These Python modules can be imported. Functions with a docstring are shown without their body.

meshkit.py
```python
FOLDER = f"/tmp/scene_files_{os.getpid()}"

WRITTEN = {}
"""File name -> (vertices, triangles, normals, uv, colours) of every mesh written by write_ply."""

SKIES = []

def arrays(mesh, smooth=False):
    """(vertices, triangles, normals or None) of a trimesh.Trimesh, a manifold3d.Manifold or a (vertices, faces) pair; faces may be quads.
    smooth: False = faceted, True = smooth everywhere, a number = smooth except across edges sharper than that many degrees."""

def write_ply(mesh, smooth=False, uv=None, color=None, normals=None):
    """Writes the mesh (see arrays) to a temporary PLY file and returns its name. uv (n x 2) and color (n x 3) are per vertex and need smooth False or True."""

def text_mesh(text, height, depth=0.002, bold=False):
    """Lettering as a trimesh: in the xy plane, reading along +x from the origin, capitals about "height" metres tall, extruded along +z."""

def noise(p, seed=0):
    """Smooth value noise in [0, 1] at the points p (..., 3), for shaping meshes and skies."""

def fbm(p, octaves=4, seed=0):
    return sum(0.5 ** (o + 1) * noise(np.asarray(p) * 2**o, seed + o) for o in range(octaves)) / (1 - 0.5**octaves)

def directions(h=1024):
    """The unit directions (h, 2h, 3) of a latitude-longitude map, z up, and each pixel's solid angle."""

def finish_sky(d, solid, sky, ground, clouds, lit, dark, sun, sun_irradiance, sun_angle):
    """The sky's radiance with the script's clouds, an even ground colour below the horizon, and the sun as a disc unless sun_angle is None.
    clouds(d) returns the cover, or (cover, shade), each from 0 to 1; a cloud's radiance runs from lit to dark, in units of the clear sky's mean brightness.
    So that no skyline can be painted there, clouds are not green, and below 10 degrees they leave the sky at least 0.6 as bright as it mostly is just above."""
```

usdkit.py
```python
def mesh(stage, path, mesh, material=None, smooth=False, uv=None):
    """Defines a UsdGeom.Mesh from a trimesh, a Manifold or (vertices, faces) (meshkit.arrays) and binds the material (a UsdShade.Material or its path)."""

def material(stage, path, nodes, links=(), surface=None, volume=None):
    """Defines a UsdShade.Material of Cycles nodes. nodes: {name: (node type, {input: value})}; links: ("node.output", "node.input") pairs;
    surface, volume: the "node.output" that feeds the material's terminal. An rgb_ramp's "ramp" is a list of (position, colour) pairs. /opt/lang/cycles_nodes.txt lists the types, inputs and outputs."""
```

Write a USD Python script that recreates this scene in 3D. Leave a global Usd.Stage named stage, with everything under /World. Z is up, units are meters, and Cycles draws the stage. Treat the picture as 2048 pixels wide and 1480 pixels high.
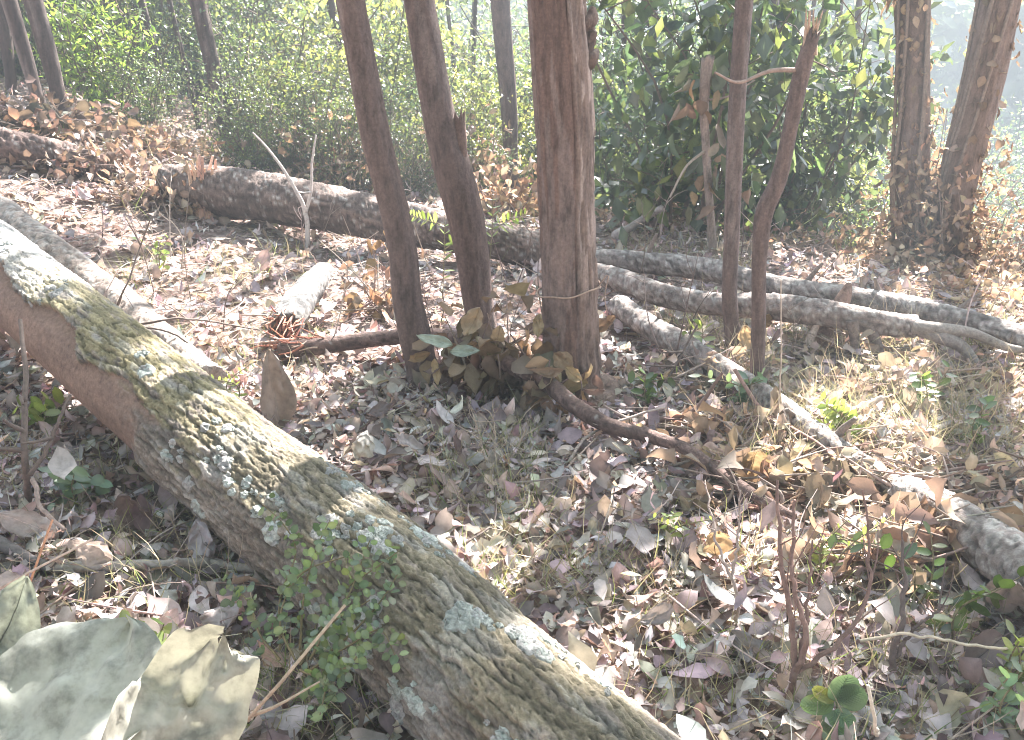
import math
import numpy as np
import meshkit, usdkit
from pxr import Gf, Sdf, Usd, UsdGeom, UsdLux, UsdShade, Vt

stage = Usd.Stage.CreateInMemory()
UsdGeom.SetStageUpAxis(stage, "Z")
UsdGeom.SetStageMetersPerUnit(stage, 1.0)
UsdGeom.Xform.Define(stage, "/World")
UsdGeom.Scope.Define(stage, "/World/Looks")

# ------------------------------------------------------------------ camera, sky, sun
PITCH, F = math.radians(21.0), 1704.0
EYE = np.array([0.0, 0.0, 1.3])
cam = UsdGeom.Camera.Define(stage, "/World/camera")
cam.CreateHorizontalApertureAttr(36.0)
cam.CreateFocalLengthAttr(36.0 * F / 2048)
cam.CreateExposureAttr(3.3)
cam.CreateClippingRangeAttr(Gf.Vec2f(0.05, 5000))
cx = UsdGeom.Xformable(cam)
cx.AddTranslateOp().Set(Gf.Vec3d(*EYE))
cx.AddRotateXOp().Set(90.0 - 21.0)

SUN_EL, SUN_AZ = math.radians(43), math.radians(25)
SUN = np.array([math.sin(SUN_AZ) * math.cos(SUN_EL), math.cos(SUN_AZ) * math.cos(SUN_EL), math.sin(SUN_EL)])
sky_mat = usdkit.material(stage, "/World/Looks/sky_look", {
    "s": ("sky_texture", {"sky_type": "single_scattering", "sun_disc": False, "sun_elevation": SUN_EL, "sun_rotation": SUN_AZ, "aerosol_density": 2.0}),
    "b": ("background_shader", {"strength": 0.05})}, [("s.color", "b.color")], surface="b.background")
sky = UsdLux.DomeLight.Define(stage, "/World/sky")
UsdShade.MaterialBindingAPI.Apply(sky.GetPrim()).Bind(sky_mat)
sky.GetPrim().SetCustomDataByKey("kind", "structure")
sun = UsdLux.DistantLight.Define(stage, "/World/sun")
sun.CreateIntensityAttr(1.25)
sun.CreateAngleAttr(0.5)
sun.CreateNormalizeAttr(True)
sun.CreateColorAttr(Gf.Vec3f(1.0, 0.95, 0.91))
sx = UsdGeom.Xformable(sun)
sx.AddRotateZOp().Set(-math.degrees(SUN_AZ))
sx.AddRotateXOp().Set(-(90 - math.degrees(SUN_EL)))

# ------------------------------------------------------------------ helpers
RIGHT = np.array([1.0, 0, 0])
FWD = np.array([0, math.cos(PITCH), -math.sin(PITCH)])
UP = np.array([0, math.sin(PITCH), math.cos(PITCH)])


def ray(px, py):
    return RIGHT * (px - 1024) / F + FWD - UP * (py - 740) / F


def at(px, py, depth):
    return EYE + ray(px, py) * depth


def on_y(px, py, y):
    d = ray(px, py)
    return EYE + d * (y / d[1])


def pix(p):
    q = np.asarray(p) - EYE
    d = q @ FWD
    return np.stack([1024 + F * (q @ RIGHT) / d, 740 - F * (q @ UP) / d, d], -1)


def softplus(x, k=1.0):
    return np.logaddexp(0, np.asarray(x, float) * k) / k


def sstep(a, b, x):
    t = np.clip((np.asarray(x, float) - a) / (b - a), 0, 1)
    return t * t * (3 - 2 * t)


def H(x, y, fine=True):
    x, y = np.asarray(x, float), np.asarray(y, float)
    z = np.zeros_like(x)
    h = (meshkit.fbm(np.stack([x * 0.55, y * 0.55, z], -1), 3, 3) - 0.5) * 0.16
    if fine:
        h = h + (meshkit.fbm(np.stack([x * 2.6, y * 2.6, z + 9], -1), 3, 7) - 0.5) * 0.07
    h = h + 0.27 * np.minimum(softplus(-(x + 1.3), 2.0), 3.0 + 0.2 * softplus(-x - 4.3)) * sstep(1.6, 6.5, y)
    d = (x - 2.7) * 0.75 + (y - 5.4) * 0.66
    h = h - 15 * np.tanh(0.38 * softplus(d, 1.6) / 15)
    r = np.hypot(x, y)
    return h + 31 * sstep(42, 118, r) + 6 * sstep(60, 120, r) * (meshkit.fbm(np.stack([x * 0.02, y * 0.02, z], -1), 3, 21) - 0.5)


def hit(px, py, above=0.0):
    d = ray(px, py)
    t = 0.4 * 1.012 ** np.arange(450)
    p = EYE + d * t[:, None]
    k = np.nonzero(p[:, 2] - H(p[:, 0], p[:, 1]) < above)[0]
    k = k[0] if len(k) else 449
    a, b = t[max(k - 1, 0)], t[k]
    for _ in range(12):
        m = (a + b) / 2
        q = EYE + d * m
        a, b = (a, m) if q[2] - H(q[0], q[1]) < above else (m, b)
    return EYE + d * b


def onto(p, above=0.0):
    p = np.array(p, float)
    p[2] = H(p[0], p[1]) + above
    return p


def cells(a, b, seed=0, wrap=None):
    """Distance to the cell edge (F2 - F1) and a value per cell of random cells in the plane (a, b); wrap: period of a."""
    ia, ib = np.floor(a).astype(np.int64), np.floor(b).astype(np.int64)
    f1 = np.full(a.shape, 9.0); f2 = f1.copy(); val = np.zeros(a.shape)
    for da in (-1, 0, 1):
        for db in (-1, 0, 1):
            ca, cb = ia + da, ib + db
            h = ((ca % wrap if wrap else ca) * 374761393 + cb * 668265263 + seed * 144665) & 0xFFFFFFFF
            h = ((h ^ (h >> 13)) * 1274126177) & 0xFFFFFFFF
            h = h ^ (h >> 16)
            d = np.hypot(ca + (h & 1023) / 1023.0 - a, cb + ((h >> 10) & 1023) / 1023.0 - b)
            near = d < f1
            f2 = np.where(near, f1, np.minimum(f2, d)); val = np.where(near, ((h >> 20) & 1023) / 1023.0, val); f1 = np.minimum(f1, d)
    return f2 - f1, val


used = {}


def numbered(parent, name):
    k = (parent, name)
    used[k] = used.get(k, -1) + 1
    return f"{parent}/{name}" if used[k] == 0 else f"{parent}/{name}_{used[k]:03d}"


def tag(prim, label=None, cat=None, group=None, kind=None):
    for k, v in (("label", label), ("category", cat), ("group", group), ("kind", kind)):
        if v:
            prim.SetCustomDataByKey(k, v)
    return prim


def mesh(path, v, f, mat, tint=None, smooth=True):
    v, f = np.asarray(v, np.float64), np.asarray(f, np.int64)
    m = UsdGeom.Mesh.Define(stage, path)
    m.CreatePointsAttr(Vt.Vec3fArray.FromNumpy(v.astype(np.float32)))
    m.CreateFaceVertexCountsAttr(Vt.IntArray.FromNumpy(np.full(len(f), f.shape[1], np.int32)))
    m.CreateFaceVertexIndicesAttr(Vt.IntArray.FromNumpy(f.astype(np.int32).ravel()))
    m.CreateSubdivisionSchemeAttr("none")
    m.CreateDoubleSidedAttr(True)
    if smooth:
        fn = np.cross(v[f[:, 1]] - v[f[:, 0]], v[f[:, 2]] - v[f[:, 0]])
        if f.shape[1] == 4:
            fn = fn + np.cross(v[f[:, 2]] - v[f[:, 0]], v[f[:, 3]] - v[f[:, 0]])
        n = np.stack([sum(np.bincount(f[:, k], fn[:, c], len(v)) for k in range(f.shape[1])) for c in range(3)], -1)
        ln = np.linalg.norm(n, axis=1, keepdims=True)
        n = np.where(ln > 1e-20, n / np.maximum(ln, 1e-20), [0, 0, 1.0])
        m.CreateNormalsAttr(Vt.Vec3fArray.FromNumpy(n.astype(np.float32)))
        m.SetNormalsInterpolation("vertex")
    if tint is not None:
        t = np.broadcast_to(np.asarray(tint, np.float32), (len(v), 3))
        UsdGeom.PrimvarsAPI(m).CreatePrimvar("tint", Sdf.ValueTypeNames.Color3fArray, "vertex").Set(Vt.Vec3fArray.FromNumpy(np.ascontiguousarray(t)))
    UsdShade.MaterialBindingAPI.Apply(m.GetPrim()).Bind(mat)
    return m.GetPrim()


class Thing:
    """An Xform at the thing's base; parts are given in world coordinates."""

    def __init__(self, name, label, cat, base, group=None):
        self.base = np.asarray(base, float)
        self.x = UsdGeom.Xform.Define(stage, numbered("/World", name))
        self.x.AddTranslateOp().Set(Gf.Vec3d(*map(float, self.base)))
        self.path = str(self.x.GetPath())
        tag(self.x.GetPrim(), label, cat, group)

    def part(self, name, vf, mat, tint=None, smooth=True, label=None, kind=None, under=None):
        v, f = vf[:2]
        if tint is None and len(vf) > 2:
            tint = vf[2]
        p = mesh(numbered(under or self.path, name), np.asarray(v) - self.base, f, mat, tint, smooth)
        tag(p, label, None, None, kind)
        return str(p.GetPath())


def copy_of(src, name, label, cat, loc, rz=0.0, scale=1.0, group=None, rot=None):
    """A copy (with its parts) of the kind described by the class prim src."""
    x = UsdGeom.Xform.Define(stage, numbered("/World", name))
    x.AddTranslateOp().Set(Gf.Vec3d(*map(float, loc)))
    if rot is not None:
        x.AddTransformOp().Set(Gf.Matrix4d(*[float(t) for t in np.block([[np.asarray(rot).T, np.zeros((3, 1))], [np.zeros((1, 3)), np.ones((1, 1))]]).ravel()]))
    else:
        x.AddRotateZOp().Set(float(rz))
    x.AddScaleOp().Set(Gf.Vec3f(*([float(scale)] * 3 if np.ndim(scale) == 0 else map(float, scale))))
    p = tag(x.GetPrim(), label, cat, group)
    p.GetReferences().AddInternalReference(src)
    p.SetInstanceable(True)
    return p


def kind_class(name):
    return str(stage.CreateClassPrim(f"/World/{name}").GetPath())


def join(parts):
    parts = [p for p in parts if p is not None and len(p[0])]
    v, f, t, n = [], [], [], 0
    for p in parts:
        q = np.asarray(p[1])
        v.append(p[0]); f.append(q + n); n += len(p[0])
        t.append(np.broadcast_to(p[2] if len(p) > 2 else (0.2, 0.2, 0.2), (len(p[0]), 3)))
    return np.vstack(v), np.vstack(f), np.vstack(t)


def spline(pts, n, warp=1.0):
    """A smooth curve through pts that does not overshoot, n samples; warp > 1 packs them towards the start."""
    p = np.asarray(pts, float)
    d = np.maximum(np.linalg.norm(np.diff(p[:, :3], axis=0), axis=1), 1e-9)
    if len(p) == 2:
        return p[0] + (p[1] - p[0]) * (np.linspace(0, 1, n) ** warp)[:, None]
    v = np.diff(p, axis=0) / d[:, None]
    m = np.vstack([v[:1], (v[1:] * d[:-1, None] + v[:-1] * d[1:, None]) / (d[1:] + d[:-1])[:, None], v[-1:]])
    t = np.linspace(0, 1, 24, endpoint=False)[None, :, None]
    h = d[:, None, None]
    out = (2 * t**3 - 3 * t**2 + 1) * p[:-1, None] + (t**3 - 2 * t**2 + t) * h * m[:-1, None] + (3 * t**2 - 2 * t**3) * p[1:, None] + (t**3 - t**2) * h * m[1:, None]
    out = np.vstack([out.reshape(-1, p.shape[1]), p[-1:]])
    L = np.r_[0, np.cumsum(np.linalg.norm(np.diff(out[:, :3], axis=0), axis=1))]
    s = L[-1] * np.linspace(0, 1, n) ** warp
    return np.stack([np.interp(s, L, out[:, k]) for k in range(p.shape[1])], -1)


def frames(c):
    """Tangent, an 'upper' and a 'side' vector along a path, without twist."""
    t = np.gradient(c, axis=0)
    t /= np.linalg.norm(t, axis=1, keepdims=True) + 1e-12
    ref = np.array([0, 0, 1.0]) if abs(t[0][2]) < 0.8 else np.array([0, -1.0, 0])
    u = np.zeros_like(t)
    a = ref
    for i in range(len(c)):
        a = a - t[i] * (a @ t[i])
        a = a / (np.linalg.norm(a) + 1e-12)
        u[i] = a
    return t, u, np.cross(t, u)


def tube(pts, radii, n=24, sides=10, rough=0.0, freq=(3.0, 6.0), seed=0, caps=True, jag=0.0, disp=None, warp=1.0):
    """A limb: circles along a spline. rough: relative relief of the bark. jag: torn far end in metres. disp(theta, s, radius) -> metres."""
    p = np.asarray(pts, float)
    r0 = np.broadcast_to(np.asarray(radii, float), (len(p),))
    c4 = spline(np.hstack([p, r0[:, None]]), n, warp)
    c, r = c4[:, :3], c4[:, 3]
    t, u, w = frames(c)
    th = np.arange(sides) * 2 * np.pi / sides
    s = np.r_[0, np.cumsum(np.linalg.norm(np.diff(c, axis=0), axis=1))]
    T, S = np.meshgrid(th, s)
    R = np.repeat(r[:, None], sides, 1)
    if rough:
        q = np.stack([np.cos(T) * freq[0] + seed * 3.7, np.sin(T) * freq[0], S * freq[1]], -1)
        R = R * (1 + rough * (meshkit.fbm(q, 3, seed) - 0.5) * 2)
    if disp is not None:
        R = R + disp(T, S, R)
    v = c[:, None] + R[..., None] * (np.cos(T)[..., None] * u[:, None] + np.sin(T)[..., None] * w[:, None])
    if jag:
        rng = np.random.default_rng(seed + 5)
        k = max(2, n // 10)
        off = rng.uniform(-0.3, 1, sides) * jag
        v[-k:] += (np.linspace(0, 1, k)[:, None] * off)[..., None] * t[-k:, None]
    v = v.reshape(-1, 3)
    i, j = np.meshgrid(np.arange(n - 1), np.arange(sides), indexing="ij")
    q = np.stack([i * sides + j, i * sides + (j + 1) % sides, (i + 1) * sides + (j + 1) % sides, (i + 1) * sides + j], -1).reshape(-1, 4)
    f = np.vstack([q[:, [0, 1, 2]], q[:, [0, 2, 3]]])
    if caps:
        a = len(v)
        v = np.vstack([v, c[:1], c[-1:]])
        k = np.arange(sides)
        f = np.vstack([f, np.stack([np.full(sides, a), (k + 1) % sides, k], -1), np.stack([np.full(sides, a + 1), (n - 1) * sides + k, (n - 1) * sides + (k + 1) % sides], -1)])
    return v, f, dict(T=T, S=S, c=c, r=r, t=t, u=u, w=w, sides=sides)


def twig(pts, r0, r1, tint, n=10, sides=5, seed=0, wob=0.0):
    p = np.asarray(pts, float)
    if wob:
        rng = np.random.default_rng(seed)
        p = spline(p, max(5, len(p)))
        p[1:-1] += rng.normal(0, wob, (len(p) - 2, 3))
    v, f, _ = tube(p, np.linspace(r0, r1, len(p)), n, sides)
    return v, f, np.broadcast_to(tint, (len(v), 3))


def leaves(P, A, N, L, W, curl=0.0, fold=0.2, wave=0.0, nu=4, nv=2, tint=(0.2, 0.2, 0.1), shape=0.75, power=0.8, rng=None, jitter=0.12, round_tip=False, torn=0.0, ripple=0.0, crumple=0.0):
    """Many blades as one (v, f, tint): base points P, axes A, normals N, lengths L, widths W, each with its own curl and fold."""
    P = np.atleast_2d(P).astype(float); n = len(P)
    rng = rng or np.random.default_rng(1)
    b = lambda x: np.broadcast_to(np.asarray(x, float), (n,))
    L, W, curl, fold, wave = b(L), b(W), b(curl), b(fold), b(wave)
    A = np.broadcast_to(np.asarray(A, float), (n, 3)); A = A / (np.linalg.norm(A, axis=1, keepdims=True) + 1e-12)
    N = np.broadcast_to(np.asarray(N, float), (n, 3)); N = N - A * (N * A).sum(1, keepdims=True); N = N / (np.linalg.norm(N, axis=1, keepdims=True) + 1e-9)
    B = np.cross(N, A)
    u, vv = np.meshgrid(np.linspace(0, 1, nu + 1), np.linspace(-1, 1, nv + 1), indexing="ij")
    u, vv = u.ravel(), vv.ravel()
    prof = np.sin(np.pi * np.clip(u, 0.0, 1) ** shape) ** power
    if round_tip:
        prof = np.sqrt(np.clip(1 - (2 * u**0.9 - 1) ** 2, 0, 1))
    prof = np.maximum(prof, 0.03)
    k = np.where(np.abs(curl) < 1e-3, 1e-3, curl)[:, None]
    xs = np.sin(k * u) / k * L[:, None]
    zs = (1 - np.cos(k * u)) / k * L[:, None]
    ph = rng.uniform(0, 6.28, (n, 2))
    edge = prof[None] * W[:, None] / 2
    if torn:
        edge = edge * (1 - torn * np.clip(np.sin(u * 17 + ph[:, :1]) * np.sin(u * 7 + ph[:, 1:]), 0, 1))
    t = vv[None] * edge
    fo = fold[:, None]
    z = zs + np.abs(t) * np.sin(fo) + wave[:, None] * W[:, None] * np.sin(u * 9 + ph[:, :1] + 2 * vv) * np.abs(vv) ** 1.5
    if ripple:
        z = z + ripple * (np.abs(np.sin(np.pi * 9 * (u - 0.16 * np.abs(vv)))) * np.minimum(np.abs(vv) * 4, 1))[None]
    if crumple:
        q = np.stack([u * 6, vv * 3, 0 * u], -1)[None] + ph[:, :1, None] * 5
        z = z + crumple * (meshkit.fbm(q, 3, 17) - 0.5) * W[:, None]
        t = t + crumple * 0.2 * (meshkit.fbm(q + 31, 2, 18) - 0.5) * W[:, None]
    t = t * np.cos(fo)
    v = P[:, None] + xs[..., None] * A[:, None] + t[..., None] * B[:, None] + z[..., None] * N[:, None]
    i, j = np.meshgrid(np.arange(nu), np.arange(nv), indexing="ij")
    m = nv + 1
    q = np.stack([i * m + j, (i + 1) * m + j, (i + 1) * m + j + 1, i * m + j + 1], -1).reshape(-1, 4)
    f = (q[None] + (np.arange(n) * len(u))[:, None, None]).reshape(-1, 4)
    tt = np.broadcast_to(np.asarray(tint, float), (n, 3))
    col = np.repeat(tt[:, None], len(u), 1) * (1 + jitter * (np.cos(vv * 3) - 0.3))[None, :, None]
    return v.reshape(-1, 3), f, col.reshape(-1, 3)


def quads(vft):
    """tube triangles + leaf quads cannot share a mesh: turns quads into triangles."""
    v, f, t = vft
    return v, np.vstack([f[:, [0, 1, 2]], f[:, [0, 2, 3]]]), t


def unit(rng, n, flat=1.0):
    d = rng.normal(size=(n, 3)); d[:, 2] *= flat
    return d / np.linalg.norm(d, axis=1, keepdims=True)


def pick(rng, colors, n, spread=0.15):
    c = np.asarray(colors, float)[rng.integers(0, len(colors), n)]
    return np.clip(c * np.exp(rng.normal(0, spread, (n, 1))) * np.exp(rng.normal(0, spread * 0.25, (n, 3))), 0.01, 0.8)


# ------------------------------------------------------------------ materials
def bark_look(name, scale=(9, 9, 1.6), strength=0.6, contrast=0.55, fine=60.0, dist=0.02):
    return usdkit.material(stage, f"/World/Looks/{name}", {
        "g": ("geometry", {}), "m": ("mapping", {"scale": scale}), "a": ("attribute", {"attribute": "tint"}),
        "n": ("noise_texture", {"scale": 3.0, "detail": 6.0, "roughness": 0.65}),
        "n2": ("noise_texture", {"scale": fine, "detail": 4.0, "roughness": 0.7}),
        "r": ("rgb_ramp", {"ramp": [(0.25, (1 - contrast,) * 3), (0.5, (1, 1, 1)), (0.8, (1 + contrast * 0.8, 1 + contrast * 0.72, 1 + contrast * 0.66))]}),
        "r2": ("rgb_ramp", {"ramp": [(0.3, (0.75, 0.74, 0.74)), (0.7, (1.2, 1.2, 1.2))]}),
        "x": ("mix", {"mix_type": "multiply", "fac": 1.0}), "x2": ("mix", {"mix_type": "multiply", "fac": 1.0}),
        "h": ("math", {"math_type": "multiply_add", "value2": 0.35}),
        "b": ("bump", {"strength": strength, "distance": dist}),
        "p": ("principled_bsdf", {"roughness": 0.85, "specular_ior_level": 0.25})},
        [("g.position", "m.vector"), ("m.vector", "n.vector"), ("g.position", "n2.vector"), ("n.fac", "r.fac"), ("n2.fac", "r2.fac"),
         ("a.color", "x.color1"), ("r.color", "x.color2"), ("x.color", "x2.color1"), ("r2.color", "x2.color2"),
         ("n2.fac", "h.value1"), ("n.fac", "h.value3"), ("h.value", "b.height"), ("b.normal", "p.normal"), ("x2.color", "p.base_color")], surface="p.BSDF")


def leaf_look(name, through, back=(1.0, 1.0, 1.0), rough=0.5, spec=0.4, fac=0.4, spots=0.35, scale=22.0, hue=0.0):
    """A blade of vertex colour tint: mottled, paler underneath, lets light through."""
    return usdkit.material(stage, f"/World/Looks/{name}", {
        "g": ("geometry", {}), "a": ("attribute", {"attribute": "tint"}), "o": ("object_info", {}),
        "n": ("noise_texture", {"scale": scale, "detail": 4.0, "roughness": 0.65}),
        "r": ("rgb_ramp", {"ramp": [(0.3, (1 - spots,) * 3), (0.52, (1, 1, 1)), (0.75, (1 + spots * 0.6,) * 3)]}),
        "x": ("mix", {"mix_type": "multiply", "fac": 1.0}), "bk": ("mix", {"mix_type": "multiply", "color2": back}),
        "vr": ("map_range", {"from_min": 0.0, "from_max": 1.0, "to_min": 0.72, "to_max": 1.28}),
        "hv": ("hsv", {"saturation": 1.0}),
        "t": ("mix", {"mix_type": "multiply", "fac": 1.0, "color2": through}),
        "p": ("principled_bsdf", {"roughness": rough, "specular_ior_level": spec}), "tr": ("translucent_bsdf", {}), "mx": ("mix_closure", {"fac": fac})},
        [("g.position", "n.vector"), ("n.fac", "r.fac"), ("a.color", "x.color1"), ("r.color", "x.color2"), ("x.color", "bk.color1"), ("g.backfacing", "bk.fac"),
         ("o.random", "vr.value"), ("vr.result", "hv.value"), ("bk.color", "hv.color"),
         ("hv.color", "p.base_color"), ("hv.color", "t.color1"), ("t.color", "tr.color"), ("p.BSDF", "mx.closure1"), ("tr.BSDF", "mx.closure2")], surface="mx.closure")


BARK = bark_look("reddish_bark", (13, 13, 3.4), 0.9, 0.6, 90.0, 0.014)
LOGBARK = bark_look("log_bark", (17, 17, 17), 0.8, 0.42, 150.0, 0.012)
TWIG = bark_look("twig_bark", (12, 12, 12), 0.4, 0.35, 80.0, 0.004)
WOOD = bark_look("torn_wood", (20, 20, 20), 0.5, 0.4, 120.0, 0.004)
DRY = leaf_look("dry_leaf", (1.15, 0.98, 0.8), (1.25, 1.2, 1.15), 0.55, 0.35, 0.28, 0.3, 28.0)
TAN = leaf_look("tan_leaf", (1.12, 1.0, 0.84), (1.1, 1.05, 1.0), 0.5, 0.4, 0.35, 0.2, 18.0)
GIANT = leaf_look("giant_leaf", (1.1, 1.1, 0.9), (1.0, 1.0, 1.0), 0.5, 0.35, 0.25, 0.5, 30.0)
GREEN = leaf_look("green_leaf", (2.3, 2.2, 1.25), (1.25, 1.25, 1.2), 0.30, 0.8, 0.40, 0.2, 9.0)
GRASS = leaf_look("grass_blade", (1.3, 1.25, 0.9), (1, 1, 1), 0.5, 0.3, 0.35, 0.1, 9.0)
LICHEN = bark_look("lichen_crust", (30, 30, 30), 0.8, 0.35, 160.0, 0.006)
SOIL = usdkit.material(stage, "/World/Looks/forest_floor", {
    "g": ("geometry", {}), "v": ("voronoi_texture", {"scale": 34.0, "randomness": 1.0}), "n": ("noise_texture", {"scale": 7.0, "detail": 8.0, "roughness": 0.7}),
    "n2": ("noise_texture", {"scale": 60.0, "detail": 5.0, "roughness": 0.7}),
    "r": ("rgb_ramp", {"ramp": [(0.0, (0.09, 0.06, 0.05)), (0.4, (0.17, 0.12, 0.10)), (0.65, (0.28, 0.21, 0.18)), (1.0, (0.4, 0.32, 0.28))]}),
    "s": ("separate_color", {}), "mixf": ("mix_float", {"fac": 0.5}),
    "h": ("math", {"math_type": "add"}), "b": ("bump", {"strength": 0.9, "distance": 0.015}), "p": ("principled_bsdf", {"roughness": 0.95, "specular_ior_level": 0.15})},
    [("g.position", "v.vector"), ("g.position", "n.vector"), ("g.position", "n2.vector"), ("v.color", "s.color"), ("s.r", "mixf.a"), ("n.fac", "mixf.b"), ("mixf.result", "r.fac"),
     ("v.distance", "h.value1"), ("n2.fac", "h.value2"), ("h.value", "b.height"), ("b.normal", "p.normal"), ("r.color", "p.base_color")], surface="p.BSDF")

# ------------------------------------------------------------------ ground
def make_ground():
    s = np.linspace(-1, 1, 420)
    x = 150 * (0.008 * s + 0.992 * np.sign(s) * np.abs(s) ** 4.2)
    s = np.linspace(0, 1, 520)
    y = -12 + np.r_[np.linspace(0, 12, 30, endpoint=False), 12 + np.linspace(0, 10, 330, endpoint=False), 22 + 120 * np.linspace(0, 1, 120) ** 2.2]
    xs = np.sort(np.r_[np.linspace(-5, 5, 330), 5 + 140 * np.linspace(0.02, 1, 70) ** 2.2, -5 - 140 * np.linspace(0.02, 1, 70) ** 2.2])
    ys = np.r_[-140 + 128 * np.linspace(0, 1, 40) ** 0.5, y[1:]]
    X, Y = np.meshgrid(xs, ys)
    Z = H(X, Y)
    near = (np.abs(X) < 6) & (Y > 0) & (Y < 11)
    Z = Z + np.where(near, (meshkit.fbm(np.stack([X * 14, Y * 14, X * 0], -1), 2, 4) - 0.5) * 0.035, 0)
    m, n = X.shape
    i, j = np.meshgrid(np.arange(m - 1), np.arange(n - 1), indexing="ij")
    f = np.stack([i * n + j, i * n + j + 1, (i + 1) * n + j + 1, (i + 1) * n + j], -1).reshape(-1, 4)
    p = mesh("/World/ground", np.stack([X, Y, Z], -1).reshape(-1, 3), f, SOIL)
    tag(p, "brown forest floor sloping down to a valley on the right", "ground", kind="structure")


make_ground()

# ------------------------------------------------------------------ haze
hz = usdkit.material(stage, "/World/Looks/haze_air", {"v": ("principled_volume", {"color": (0.80, 0.92, 1.0), "density": 0.0058, "anisotropy": 0.2})}, volume="v.volume")
bx = np.array([[x, y, z] for z in (-24.0, 42.0) for y in (-150.0, 142.0) for x in (-155.0, 155.0)])
p = mesh("/World/haze", bx, [[0, 2, 3, 1], [4, 5, 7, 6], [0, 1, 5, 4], [2, 6, 7, 3], [0, 4, 6, 2], [1, 3, 7, 5]], hz, smooth=False)
tag(p, "thin pale haze hanging in the sunlit forest air", "haze", kind="stuff")

# ------------------------------------------------------------------ standing trees
WARM = (0.15, 0.098, 0.080)
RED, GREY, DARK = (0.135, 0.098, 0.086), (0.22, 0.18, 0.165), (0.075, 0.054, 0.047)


# sunny gaps of the clearing: (px, py, half width, half height) of the ground that no bough hangs over
LIT = [(1330, 1170, 430, 140), (470, 820, 300, 190), (1900, 830, 200, 130), (450, 560, 330, 90), (690, 755, 90, 50), (1650, 620, 260, 40), (1750, 1000, 100, 60), (720, 980, 90, 70)]


def hangs_over_gap(q, margin=0.3):
    for z in (0.05, 0.32):
        x, y, d = pix(q - SUN * (q[2] - z) / SUN[2])
        m = margin * F / max(d, 0.5)
        if d > 0.5 and any(((x - a) / (w + m)) ** 2 + ((y - b) / (h + m * 0.5)) ** 2 < 1 for a, b, w, h in LIT):
            return True
    return False


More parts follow.
